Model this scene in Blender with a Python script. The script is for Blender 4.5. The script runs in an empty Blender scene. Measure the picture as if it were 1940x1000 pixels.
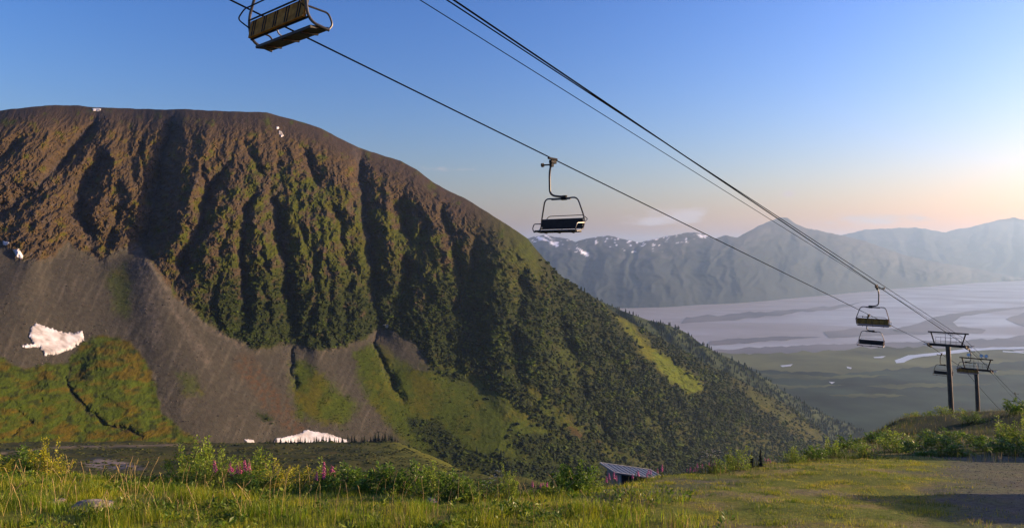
import bpy, bmesh, math, random
import numpy as np
from mathutils import Vector, Matrix

# ------------------------------------------------------------------ scene, camera, light
scene = bpy.context.scene
col = scene.collection
F = 1311.0                      # focal length in pixels of the 1940 px wide frame
CX, CY = 970.0, 500.0
HORIZON = 480.0
PITCH = -math.atan((CY - HORIZON) / F)

cam_data = bpy.data.cameras.new("camera")
cam_data.sensor_width = 36.0
cam_data.lens = F / 1940.0 * 36.0
cam_data.clip_start = 0.1
cam_data.clip_end = 90000.0
cam = bpy.data.objects.new("camera", cam_data)
cam.rotation_euler = (math.pi / 2 + PITCH, 0, 0)
col.objects.link(cam)
scene.camera = cam

SUN_AZ, SUN_EL = math.radians(79.0), math.radians(11.5)   # azimuth clockwise from +Y
world = bpy.data.worlds.new("World")
scene.world = world
world.use_nodes = True
wn, wl = world.node_tree.nodes, world.node_tree.links
wn.clear()
w_out = wn.new("ShaderNodeOutputWorld")
w_bg = wn.new("ShaderNodeBackground")
w_sky = wn.new("ShaderNodeTexSky")
w_sky.sky_type = 'NISHITA'
w_sky.sun_disc = False
w_sky.sun_elevation = SUN_EL
w_sky.sun_rotation = SUN_AZ
w_sky.altitude = 700.0
w_sky.air_density = 1.6
w_sky.dust_density = 2.5
w_sky.ozone_density = 6.0
w_bg.inputs["Strength"].default_value = 0.081
w_gam = wn.new("ShaderNodeGamma"); w_gam.inputs["Gamma"].default_value = 1.5      # deeper blue, as the photograph's contrast
w_tint = wn.new("ShaderNodeMix"); w_tint.data_type = 'RGBA'; w_tint.blend_type = 'MULTIPLY'; w_tint.inputs[0].default_value = 1.0
w_tint.inputs[7].default_value = (1.62, 0.93, 0.95, 1)
wl.new(w_sky.outputs[0], w_gam.inputs[0]); wl.new(w_gam.outputs[0], w_tint.inputs[6])
w_sat = wn.new("ShaderNodeHueSaturation"); w_sat.inputs["Saturation"].default_value = 1.08
wl.new(w_tint.outputs[2], w_sat.inputs["Color"]); 
# thin evening clouds low over the far ranges: streaky noise, thicker in a few banks
w_tc = wn.new("ShaderNodeTexCoord"); w_sep = wn.new("ShaderNodeSeparateXYZ"); wl.new(w_tc.outputs["Generated"], w_sep.inputs[0])
w_map = wn.new("ShaderNodeMapping"); w_map.inputs["Scale"].default_value = (17, 17, 70); wl.new(w_tc.outputs["Generated"], w_map.inputs[0])
w_nz = wn.new("ShaderNodeTexNoise"); w_nz.inputs["Scale"].default_value = 1.6; w_nz.inputs["Detail"].default_value = 7; w_nz.inputs["Roughness"].default_value = 0.6
wl.new(w_map.outputs[0], w_nz.inputs["Vector"])
def w_math(op, a, b=None, clamp=False):
    n = wn.new("ShaderNodeMath"); n.operation = op; n.use_clamp = clamp
    for i, q in enumerate((a, b)):
        if q is None: continue
        if isinstance(q, (int, float)): n.inputs[i].default_value = q
        else: wl.new(q, n.inputs[i])
    return n.outputs[0]
def w_bank(px, py, wid, hei):
    """soft bank of cloud around one direction"""
    d = Vector(((px - CX) / F, 1.0, (HORIZON - py) / F)).normalized()
    t = Vector((d.y, -d.x, 0)).normalized()
    dt = wn.new("ShaderNodeVectorMath"); dt.operation = 'DOT_PRODUCT'; dt.inputs[1].default_value = t; wl.new(w_tc.outputs["Generated"], dt.inputs[0])
    dz = w_math('SUBTRACT', w_sep.outputs[2], d.z)
    a = w_math('POWER', w_math('DIVIDE', dt.outputs["Value"], wid), 2.0); b_ = w_math('POWER', w_math('DIVIDE', dz, hei), 2.0)
    fr = w_math('GREATER_THAN', w_sep.outputs[1], 0.0)
    return w_math('MULTIPLY', w_math('EXPONENT', w_math('MULTIPLY', w_math('ADD', a, b_), -1.0)), fr)
w_sum = w_math('MULTIPLY', w_bank(1268, 411, 0.050, 0.011), 1.0)
for (cx_, cy_, cw_, ch_, ca_) in ((1310, 400, 0.022, 0.011, 0.7), (1493, 368, 0.009, 0.006, 1.1), (1660, 416, 0.075, 0.008, 0.8), (1225, 422, 0.03, 0.005, 0.8), (850, 320, 0.05, 0.006, 0.35)):
    w_sum = w_math('ADD', w_sum, w_math('MULTIPLY', w_bank(cx_, cy_, cw_, ch_), ca_))
w_cov = w_math('MULTIPLY', w_math('SUBTRACT', w_math('ADD', w_math('MULTIPLY', w_sum, 0.42), w_nz.outputs["Fac"]), 0.64), 3.5, True)
w_cov = w_math('MULTIPLY', w_cov, w_math('MINIMUM', w_math('MULTIPLY', w_sum, 2.0), 1.0))
w_mixc = wn.new("ShaderNodeMix"); w_mixc.data_type = 'RGBA'
w_mixc.inputs[7].default_value = (4.1, 3.4, 3.3, 1)
wl.new(w_math('MULTIPLY', w_cov, 0.85), w_mixc.inputs[0]); wl.new(w_sat.outputs[0], w_mixc.inputs[6])
wl.new(w_mixc.outputs[2], w_bg.inputs["Color"])
wl.new(w_bg.outputs[0], w_out.inputs["Surface"])

sun_data = bpy.data.lights.new("sun", 'SUN')
sun_data.energy = 5.0
sun_data.angle = math.radians(0.55)
sun_data.color = (1.0, 0.73, 0.43)
sun = bpy.data.objects.new("sun", sun_data)
sdir = Vector((math.sin(SUN_AZ) * math.cos(SUN_EL), math.cos(SUN_AZ) * math.cos(SUN_EL), math.sin(SUN_EL)))
sun.rotation_euler = (-sdir).to_track_quat('-Z', 'Y').to_euler()
sun.location = (60, 0, 60)
col.objects.link(sun)

scene.view_settings.view_transform = 'Standard'
scene.view_settings.look = 'None'
scene.view_settings.exposure = 1.06
scene.view_settings.gamma = 1.0
scene.view_settings.use_curve_mapping = False
scene.cycles.use_denoising = True
scene.cycles.max_bounces = 6
scene.cycles.diffuse_bounces = 2
scene.cycles.glossy_bounces = 2
scene.cycles.transparent_max_bounces = 8
scene.cycles.volume_bounces = 0
scene.cycles.sample_clamp_indirect = 4.0

HAZE_DENSITY = 3.2e-5
random.seed(7)
rng = np.random.default_rng(7)

# ------------------------------------------------------------------ helpers
_cp, _sp = math.cos(PITCH), math.sin(PITCH)
def ray(px, py):
    """slopes (x, z) of the viewing ray per unit of horizontal distance along +Y"""
    xs = (np.asarray(px, float) - CX) / F
    ys = (CY - np.asarray(py, float)) / F
    fy = _cp - ys * _sp
    fz = _sp + ys * _cp
    return xs / fy, fz / fy
def at(px, py, d):
    a, b = ray(px, py)
    return Vector((float(a) * d, d, float(b) * d))
def py_of(x, y, z):
    """pixel row of a world point"""
    dy = y * _cp + z * _sp
    dz = -y * _sp + z * _cp
    return CY - F * dz / dy
def px_of(x, y, z):
    return CX + F * x / (y * _cp + z * _sp)

def smooth(a, b, x):
    t = np.clip((np.asarray(x, float) - a) / (b - a), 0, 1)
    return t * t * (3 - 2 * t)
def interp(pts, x):
    p = np.array(pts, float)
    return np.interp(x, p[:, 0], p[:, 1])
def _hash(ix, iy, seed):
    h = (ix.astype(np.int64) * 374761393 + iy.astype(np.int64) * 668265263 + seed * 974711) & 0xffffffff
    h = ((h ^ (h >> 13)) * 1274126177) & 0xffffffff
    return (h ^ (h >> 16)) & 0xffff
def pnoise(x, y, seed=0):
    x, y = np.broadcast_arrays(np.asarray(x, float), np.asarray(y, float))
    ix, iy = np.floor(x), np.floor(y)
    fx, fy = x - ix, y - iy
    u, v = fx * fx * fx * (fx * (fx * 6 - 15) + 10), fy * fy * fy * (fy * (fy * 6 - 15) + 10)
    def g(ox, oy):
        a = _hash(ix + ox, iy + oy, seed) / 65536.0 * 2 * np.pi
        return np.cos(a) * (fx - ox) + np.sin(a) * (fy - oy)
    n0 = g(0, 0) * (1 - u) + g(1, 0) * u
    n1 = g(0, 1) * (1 - u) + g(1, 1) * u
    return (n0 * (1 - v) + n1 * v) * 1.5
def fbm(x, y, seed=0, octs=4, gain=0.5, lac=2.03):
    s, a, t = 0, 1.0, 0
    for o in range(octs):
        s = s + a * pnoise(x * lac ** o, y * lac ** o, seed + o * 17); t += a; a *= gain
    return s / t
def ridged(x, y, seed=0, octs=4, gain=0.5, lac=2.1):
    s, a, t = 0, 1.0, 0
    for o in range(octs):
        s = s + a * (1 - 2 * np.abs(pnoise(x * lac ** o, y * lac ** o, seed + o * 31))); t += a; a *= gain
    return s / t
def poly_sd(poly, x, y):
    """signed pixel distance to a polygon, positive inside"""
    p = np.array(poly, float)
    q = np.roll(p, -1, axis=0)
    d2 = np.full(np.shape(x), 1e18)
    inside = np.zeros(np.shape(x), bool)
    for (ax, ay), (bx, by) in zip(p, q):
        ex, ey = bx - ax, by - ay
        t = np.clip(((x - ax) * ex + (y - ay) * ey) / (ex * ex + ey * ey + 1e-9), 0, 1)
        d2 = np.minimum(d2, (x - ax - t * ex) ** 2 + (y - ay - t * ey) ** 2)
        c = ((ay > y) != (by > y)) & (x < ex * (y - ay) / (by - ay + 1e-12) + ax)
        inside ^= c
    d = np.sqrt(d2)
    return np.where(inside, d, -d)
def line_d(line, x, y):
    """distance to a polyline, signed side, and 0..1 position along it"""
    p = np.array(line, float)
    seg = np.hypot(*(p[1:] - p[:-1]).T)
    cum = np.concatenate([[0], np.cumsum(seg)])
    best = np.full(np.shape(x), 1e18); side = np.zeros(np.shape(x)); pos = np.zeros(np.shape(x))
    for i in range(len(p) - 1):
        ax, ay = p[i]; ex, ey = p[i + 1] - p[i]
        t = np.clip(((x - ax) * ex + (y - ay) * ey) / (ex * ex + ey * ey + 1e-9), 0, 1)
        d = np.hypot(x - ax - t * ex, y - ay - t * ey)
        m = d < best
        best = np.where(m, d, best)
        side = np.where(m, np.sign(ex * (y - ay) - ey * (x - ax)), side)
        pos = np.where(m, (cum[i] + t * seg[i]) / cum[-1], pos)
    return best, side, pos

def mesh_np(name, verts, faces, colors=None, smooth_shade=True):
    me = bpy.data.meshes.new(name)
    verts = np.asarray(verts, np.float32); faces = np.asarray(faces, np.int32)
    n, k = faces.shape
    me.vertices.add(len(verts)); me.vertices.foreach_set("co", verts.ravel())
    me.loops.add(n * k); me.loops.foreach_set("vertex_index", faces.ravel())
    me.polygons.add(n)
    me.polygons.foreach_set("loop_start", np.arange(0, n * k, k, dtype=np.int32))
    me.polygons.foreach_set("loop_total", np.full(n, k, np.int32))
    me.polygons.foreach_set("use_smooth", np.full(n, smooth_shade, bool))
    me.update(calc_edges=True)
    if colors is not None:
        c = np.ones((len(verts), 4), np.float32); c[:, :3] = colors
        a = me.color_attributes.new("Col", 'FLOAT_COLOR', 'POINT')
        a.data.foreach_set("color", c.ravel())
    return me
def grid_faces(nr, nc):
    i = np.arange(nr - 1)[:, None] * nc + np.arange(nc - 1)[None, :]
    i = i.ravel()
    return np.stack([i, i + 1, i + nc + 1, i + nc], 1)
def link(name, me, mat=None, parent=None, loc=None):
    o = bpy.data.objects.new(name, me)
    if mat is not None and me is not None and len(me.materials) == 0:
        me.materials.append(mat)
    col.objects.link(o)
    if parent is not None: o.parent = parent
    if loc is not None: o.location = loc
    return o
def tag(o, label=None, cat=None, group=None, kind=None):
    if label: o["label"] = label
    if cat: o["category"] = cat
    if group: o["group"] = group
    if kind: o["kind"] = kind
    return o
def empty(name, loc, rz=0.0):
    o = bpy.data.objects.new(name, None)
    o.empty_display_size = 0.3
    o.location = loc; o.rotation_euler = (0, 0, rz)
    col.objects.link(o)
    return o

# ------------------------------------------------------------------ materials
def new_mat(name):
    m = bpy.data.materials.new(name); m.use_nodes = True
    nt = m.node_tree
    b = nt.nodes["Principled BSDF"]
    return m, nt, b
def terrain_mat(name, scale, rough=0.95, bump=0.0, bump_scale=None, var=0.5, spec=0.1):
    """colour attribute times world-scale noise, with relief"""
    m, nt, b = new_mat(name)
    N, L = nt.nodes, nt.links
    at_ = N.new("ShaderNodeAttribute"); at_.attribute_name = "Col"
    geo = N.new("ShaderNodeNewGeometry")
    n1 = N.new("ShaderNodeTexNoise"); n1.inputs["Scale"].default_value = scale
    n1.inputs["Detail"].default_value = 6; n1.inputs["Roughness"].default_value = 0.65
    L.new(geo.outputs["Position"], n1.inputs["Vector"])
    mr = N.new("ShaderNodeMapRange")
    mr.inputs[1].default_value = 0.25; mr.inputs[2].default_value = 0.75
    mr.inputs[3].default_value = 1 - var; mr.inputs[4].default_value = 1 + var
    L.new(n1.outputs["Fac"], mr.inputs[0])
    mul = N.new("ShaderNodeVectorMath"); mul.operation = 'SCALE'
    L.new(at_.outputs["Color"], mul.inputs[0]); L.new(mr.outputs[0], mul.inputs["Scale"])
    L.new(mul.outputs[0], b.inputs["Base Color"])
    b.inputs["Roughness"].default_value = rough
    b.inputs["Specular IOR Level"].default_value = spec
    if bump:
        n2 = N.new("ShaderNodeTexNoise"); n2.inputs["Scale"].default_value = bump_scale
        n2.inputs["Detail"].default_value = 8; n2.inputs["Roughness"].default_value = 0.7
        L.new(geo.outputs["Position"], n2.inputs["Vector"])
        bp = N.new("ShaderNodeBump"); bp.inputs["Strength"].default_value = 0.8
        bp.inputs["Distance"].default_value = bump
        L.new(n2.outputs["Fac"], bp.inputs["Height"]); L.new(bp.outputs[0], b.inputs["Normal"])
    return m
def plain_mat(name, rgb, rough=0.6, metal=0.0, var=0.25, scale=8.0, spec=0.4, bump=0.0, coord='Object'):
    m, nt, b = new_mat(name)
    N, L = nt.nodes, nt.links
    tc = N.new("ShaderNodeTexCoord")
    n1 = N.new("ShaderNodeTexNoise"); n1.inputs["Scale"].default_value = scale
    n1.inputs["Detail"].default_value = 5
    L.new(tc.outputs[coord], n1.inputs["Vector"])
    cr = N.new("ShaderNodeMapRange")
    cr.inputs[1].default_value = 0.3; cr.inputs[2].default_value = 0.7
    cr.inputs[3].default_value = 1 - var; cr.inputs[4].default_value = 1 + var
    L.new(n1.outputs["Fac"], cr.inputs[0])
    mul = N.new("ShaderNodeVectorMath"); mul.operation = 'SCALE'
    mul.inputs[0].default_value = rgb
    L.new(cr.outputs[0], mul.inputs["Scale"]); L.new(mul.outputs[0], b.inputs["Base Color"])
    b.inputs["Roughness"].default_value = rough; b.inputs["Metallic"].default_value = metal
    b.inputs["Specular IOR Level"].default_value = spec
    if bump:
        bp = N.new("ShaderNodeBump"); bp.inputs["Distance"].default_value = bump
        L.new(n1.outputs["Fac"], bp.inputs["Height"]); L.new(bp.outputs[0], b.inputs["Normal"])
    return m
def leaf_mat(name, trans=0.45, rough=0.5):
    """thin leaves: colour attribute, diffuse with light passing through"""
    m = bpy.data.materials.new(name); m.use_nodes = True
    N, L = m.node_tree.nodes, m.node_tree.links
    b = N["Principled BSDF"]; out = N["Material Output"]
    at_ = N.new("ShaderNodeAttribute"); at_.attribute_name = "Col"
    tr = N.new("ShaderNodeBsdfTranslucent"); mx = N.new("ShaderNodeMixShader")
    mx.inputs[0].default_value = trans
    L.new(at_.outputs["Color"], b.inputs["Base Color"]); L.new(at_.outputs["Color"], tr.inputs["Color"])
    b.inputs["Roughness"].default_value = rough; b.inputs["Specular IOR Level"].default_value = 0.3
    L.new(b.outputs[0], mx.inputs[1]); L.new(tr.outputs[0], mx.inputs[2]); L.new(mx.outputs[0], out.inputs["Surface"])
    return m
# ------------------------------------------------------------------ far structure: water, flats, mountains
SEA = -700.0
def face_terrain(px, bottom, sil, d0, tan_f, disp_f, rows, back=((0.02, -0.01), (0.08, -0.06), (0.25, -0.3))):
    """a mountainside: columns along its strike, rows from foot to crest, then the far side.
    tan_f gives the slope, so each point has its true distance and height."""
    nc = len(px)
    s = np.linspace(0, 1, rows)[:, None]
    PX = np.broadcast_to(px[None, :], (rows, nc)).copy()
    PY = bottom[None, :] * (1 - s) + sil[None, :] * s
    _, T = ray(PX, PY)
    tan = tan_f(PX, PY)
    dt = np.diff(T, axis=0)
    tm = 0.5 * (T[1:] + T[:-1])
    dl = dt / np.maximum(0.5 * (tan[1:] + tan[:-1]) - tm, 0.08)
    lnD = np.concatenate([np.zeros((1, nc)), np.cumsum(dl, axis=0)])
    D = d0[None, :] * np.exp(lnD)
    D = D + disp_f(PX, PY, D)
    A, B = ray(PX, PY)
    X, Y, Z = A * D, D, B * D
    for (k, dz) in back:
        X = np.vstack([X, X[rows - 1:rows] * (1 + k)]); Y = np.vstack([Y, Y[rows - 1:rows] * (1 + k)])
        Z = np.vstack([Z, Z[rows - 1:rows] + dz * 0.5 * np.abs(Y[rows - 1:rows])])
        PX = np.vstack([PX, PX[-1:]]); PY = np.vstack([PY, PY[-1:]])
    return PX, PY, X, Y, Z, D

def col3(rgb, shape): return np.broadcast_to(np.array(rgb, float), shape + (3,)).copy()
def over(c, rgb, w): return c * (1 - w[..., None]) + np.array(rgb, float) * w[..., None]

# --- far ranges across the inlet
def far_range(name, sil_pts, base_pts, seed, px0, px1, step, ridge_amp, tanv, snow, mat):
    px = np.arange(px0, px1, step, dtype=float)
    sil = interp(sil_pts, px) + 2.2 * fbm(px / 22.0, px * 0 + seed, seed, 4) + 0.6 * pnoise(px / 5.0, px * 0, seed + 3)
    base = interp(base_pts, px)
    _, tb = ray(px, base)
    d0 = SEA / tb
    def tan_f(PX, PY): return np.full(PX.shape, tanv)
    def disp_f(PX, PY, D):
        s = np.clip((PY - base[None, :]) / (sil - base)[None, :], 0, 1)
        u = PX + 18 * fbm(PX / 60, PY / 60, seed + 9, 3)
        r = fbm(u / 90.0, PY / 160.0, seed, 3, 0.5) * 0.8 + 0.25 * ridged(u / 34.0 + 0.8 * fbm(PX / 40, PY / 40, seed + 4, 3), PY / 60.0, seed + 5, 4)
        return -r * ridge_amp * D * (0.25 + np.sin(np.pi * np.clip(s, 0, 1)) ** 0.8 * 0.75)
    PX, PY, X, Y, Z, D = face_terrain(px, base + 4, sil, d0, tan_f, disp_f, 90)
    c = col3((0.028, 0.038, 0.040), PX.shape)
    n = fbm(PX / 20, PY / 12, seed + 2, 4)
    c = over(c, (0.060, 0.065, 0.068), smooth(0.0, 0.5, n + (interp(sil_pts, PX) + 40 - PY) / 60))
    if snow:
        hi = interp(sil_pts, PX)
        w = smooth(0.15, 0.32, fbm(PX / 9, PY / 6, seed + 21, 3) - (PY - hi - 22) / 60.0 * 0.7 - 0.26) * (PX < 1340)
        c = over(c, (0.80, 0.82, 0.85), w)
        for poly in ([(1038, 456), (1058, 459), (1056, 468), (1044, 463)], [(1094, 470), (1112, 478), (1118, 488), (1104, 482)],
                     [(1012, 447), (1030, 450), (1040, 456), (1022, 455)], [(1318, 442), (1336, 447), (1330, 452)]):
            c = over(c, (0.85, 0.87, 0.9), smooth(-1, 1.5, poly_sd(poly, PX, PY) + 3 * fbm(PX / 4, PY / 4, 77, 2)))
    me = mesh_np(name, np.stack([X, Y, Z], -1).reshape(-1, 3), grid_faces(*X.shape), c.reshape(-1, 3))
    return tag(link(name, me, mat), kind="structure")

m_far = terrain_mat("far_slope", 0.002, var=0.35)
far_range("far_mountains",
    [(700, 470), (880, 455), (960, 458), (1000, 451), (1030, 445), (1052, 449), (1075, 452), (1090, 458), (1112, 452), (1155, 446), (1182, 453),
     (1215, 460), (1240, 452), (1270, 447), (1310, 439), (1332, 443), (1352, 452), (1375, 446), (1397, 450), (1420, 437), (1450, 422),
     (1478, 412), (1492, 413), (1510, 426), (1530, 432), (1560, 439), (1600, 447), (1640, 457), (1680, 471), (1720, 485), (1760, 494),
     (1800, 500), (1850, 509), (1900, 520), (1940, 527), (2050, 529)],
    [(700, 592), (1000, 588), (1250, 582), (1400, 574), (1560, 560), (1700, 547), (1850, 536), (1940, 531), (2050, 531)],
    11, 700, 2050, 3.0, 0.045, 0.36, True, m_far)
far_range("distant_range",
    [(1400, 470), (1560, 452), (1600, 444), (1640, 435), (1680, 433), (1735, 431), (1755, 434), (1790, 440), (1815, 434), (1840, 430), (1862, 424),
     (1890, 417), (1922, 412), (1945, 417), (2010, 405), (2100, 420), (2300, 440)],
    [(1400, 533), (1940, 529), (2300, 529)],
    23, 1420, 2300, 4.0, 0.04, 0.40, False, m_far)

# --- valley floor, inlet water and tidal flats (at sea level, laid out as plan polygons)
def flat_sheet(name, poly_px, z, rgb, mat, jag=0.0, seed=0, n=10):
    """outline given on the ground plane z"""
    pts = []
    P = np.array(poly_px, float); Q = np.roll(P, -1, 0)
    for a, b in zip(P, Q):
        k = max(2, int(np.hypot(*(b - a)) / n))
        for t in np.arange(k) / k:
            pts.append(a + (b - a) * t)
    pts = np.array(pts)
    pts[:, 1] += jag * fbm(pts[:, 0] / 26.0, pts[:, 1] / 9.0, seed, 3)
    a, b = ray(pts[:, 0], np.maximum(pts[:, 1], 494))
    D = z / b
    V = np.stack([a * D, D, np.full(len(D), z)], 1)
    bm = bmesh.new()
    vs = [bm.verts.new(v) for v in V]
    f = bm.faces.new(vs)
    if f.normal.z < 0: f.normal_flip()
    bm.normal_update()
    if f.normal.z < 0: bmesh.ops.reverse_faces(bm, faces=[f])
    bmesh.ops.triangulate(bm, faces=list(bm.faces))
    me = bpy.data.meshes.new(name); bm.to_mesh(me); bm.free()
    return tag(link(name, me, mat), kind="structure")

# water: silty, wind-roughened; streaks of slick and ripple
m_water, nt, b = new_mat("silty_water")
geo = nt.nodes.new("ShaderNodeNewGeometry")
mp = nt.nodes.new("ShaderNodeMapping"); mp.inputs["Scale"].default_value = (0.00035, 0.0007, 1); mp.inputs["Rotation"].default_value = (0, 0, -0.45)
nz = nt.nodes.new("ShaderNodeTexNoise"); nz.inputs["Scale"].default_value = 1.6; nz.inputs["Detail"].default_value = 6; nz.inputs["Distortion"].default_value = 1.4
nt.links.new(geo.outputs["Position"], mp.inputs[0]); nt.links.new(mp.outputs[0], nz.inputs["Vector"])
cr = nt.nodes.new("ShaderNodeValToRGB")
cr.color_ramp.elements[0].position = 0.3; cr.color_ramp.elements[0].color = (0.24, 0.20, 0.15, 1)
cr.color_ramp.elements[1].position = 0.7; cr.color_ramp.elements[1].color = (0.40, 0.33, 0.24, 1)
nt.links.new(nz.outputs["Fac"], cr.inputs[0]); nt.links.new(cr.outputs[0], b.inputs["Base Color"])
rr = nt.nodes.new("ShaderNodeMapRange"); rr.inputs[1].default_value = 0.35; rr.inputs[2].default_value = 0.65
rr.inputs[3].default_value = 0.55; rr.inputs[4].default_value = 0.28
nt.links.new(nz.outputs["Fac"], rr.inputs[0]); nt.links.new(rr.outputs[0], b.inputs["Roughness"])
m_mud = plain_mat("wet_mud", (0.13, 0.105, 0.08), 0.6, var=0.5, scale=0.0012, spec=0.35)
m_marsh = plain_mat("marsh_grass", (0.095, 0.10, 0.035), 0.95, var=0.6, scale=0.002, spec=0.05)
m_woodfloor = plain_mat("wooded_valley", (0.022, 0.034, 0.020), 0.95, var=0.85, scale=0.0035, spec=0.03)
m_chan = plain_mat("river_water", (0.40, 0.38, 0.36), 0.3, var=0.1, scale=0.002, spec=0.5)
def big_plane(name, x0, x1, y0, y1, z, mat, k=24):
    xs = np.linspace(x0, x1, k); ys = np.linspace(y0, y1, k)
    GX, GY = np.meshgrid(xs, ys)
    me = mesh_np(name, np.stack([GX, GY, np.full_like(GX, z)], -1).reshape(-1, 3), grid_faces(k, k))
    return tag(link(name, me, mat), kind="structure")
big_plane("inlet_water", -30000, 36000, -2000, 40000, SEA - 3, m_water)
flat_sheet("valley_floor", [(600, 1400), (2700, 1400), (2700, 684), (1940, 672), (1760, 668), (1620, 690), (1500, 690), (1400, 684), (1200, 700), (600, 720)], SEA + 1.0, None, m_woodfloor, 8, 3)
flat_sheet("marsh", [(1200, 690), (1340, 690), (1480, 702), (1600, 706), (1700, 700), (1800, 690), (1940, 684), (2700, 700), (2700, 660), (1940, 664), (1800, 658), (1680, 657), (1500, 668), (1400, 672), (1330, 664), (1200, 668)], SEA + 2.0, None, m_marsh, 7, 5)
flat_sheet("tidal_flat", [(1320, 668), (1420, 672), (1560, 670), (1680, 662), (1800, 660), (1940, 655), (2300, 655), (2300, 630), (1960, 634), (1900, 640), (1800, 646), (1700, 648), (1560, 652), (1450, 657), (1350, 664)], SEA - 1.0, None, m_mud, 5, 8)
flat_sheet("tidal_flat", [(1345, 646), (1400, 641), (1480, 637), (1556, 637), (1530, 641), (1460, 645), (1400, 650), (1340, 655)], SEA - 1.0, None, m_mud, 3, 9)
flat_sheet("tidal_flat", [(1690, 625), (1740, 612), (1770, 600), (1800, 594), (1860, 588), (1960, 578), (2100, 575), (2100, 580), (1940, 584), (1870, 592), (1820, 600), (1805, 610), (1815, 618), (1868, 624), (1862, 630), (1800, 634), (1730, 633)], SEA - 1.0, None, m_mud, 3, 10)
flat_sheet("tidal_flat", [(1905, 604), (1940, 592), (2100, 590), (2100, 628), (1950, 622), (1925, 614)], SEA - 1.0, None, m_mud, 3, 11)
flat_sheet("tidal_flat", [(1300, 600), (1420, 592), (1560, 582), (1640, 572), (1600, 582), (1500, 594), (1380, 606), (1290, 612)], SEA - 1.0, None, m_mud, 5, 12)
flat_sheet("tidal_flat", [(1560, 628), (1620, 622), (1690, 622), (1720, 632), (1640, 636), (1570, 640)], SEA - 1.0, None, m_mud, 3, 13)
for k, pl in enumerate(([(1695, 682), (1720, 673), (1760, 669), (1800, 664), (1850, 659), (1940, 657), (2100, 659), (2100, 662), (1940, 661), (1860, 663), (1800, 670), (1750, 675), (1730, 678), (1712, 686), (1698, 688)],
                         [(1900, 664), (1940, 667), (2000, 667), (2000, 669), (1940, 669), (1900, 666)],
                         [(1655, 676), (1678, 674), (1672, 678), (1656, 678)], [(1478, 692), (1502, 689), (1498, 693), (1482, 695)],
                         [(1604, 694), (1614, 696), (1612, 699), (1605, 697)], [(1570, 723), (1582, 724), (1576, 727)])):
    flat_sheet("river_channel" if k < 2 else "pond", pl, SEA + 3.0, None, m_chan, 1.2, 30 + k, 6)
m_meadow = plain_mat("valley_meadow", (0.075, 0.085, 0.03), 0.95, var=0.6, scale=0.004, spec=0.03)
for k, pl in enumerate(([(1400, 703), (1470, 708), (1560, 712), (1690, 709), (1640, 715), (1540, 719), (1450, 714)], [(1440, 726), (1520, 730), (1600, 728), (1560, 733), (1480, 734)],
                         [(1640, 730), (1760, 724), (1880, 728), (1760, 734), (1680, 735)], [(1560, 748), (1660, 745), (1720, 749), (1640, 752)], [(1820, 704), (1940, 700), (2040, 704), (1940, 710), (1860, 710)])):
    flat_sheet("valley_meadow", pl, SEA + 2.6, None, m_meadow, 5, 60 + k, 5)
# ------------------------------------------------------------------ the mountain across the bowl
SIL = [(-320, 250), (-100, 216), (0, 210), (40, 205), (85, 200), (150, 200), (182, 204), (230, 205), (300, 208), (350, 207), (400, 210), (505, 213),
       (525, 219), (560, 228), (600, 240), (640, 260), (680, 280), (720, 293), (760, 305), (790, 322), (820, 345), (850, 362), (880, 375),
       (920, 400), (960, 425), (1000, 452), (1030, 490), (1060, 520), (1100, 548), (1130, 566), (1160, 589), (1200, 613), (1250, 640), (1300, 668),
       (1350, 695), (1400, 720), (1450, 745), (1498, 770), (1545, 806), (1589, 845), (1640, 890), (1700, 940)]
CLIFF = [(-320, 440), (-60, 445), (0, 458), (35, 492), (80, 492), (105, 482), (130, 456), (150, 470), (190, 492), (230, 470), (262, 462), (290, 500), (330, 560),
         (390, 612), (440, 640), (485, 662), (520, 655), (550, 648), (600, 662), (650, 655), (690, 640), (715, 618), (740, 622), (790, 655),
         (815, 690), (850, 705), (900, 715), (1000, 800), (1100, 860), (1700, 960)]
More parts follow.
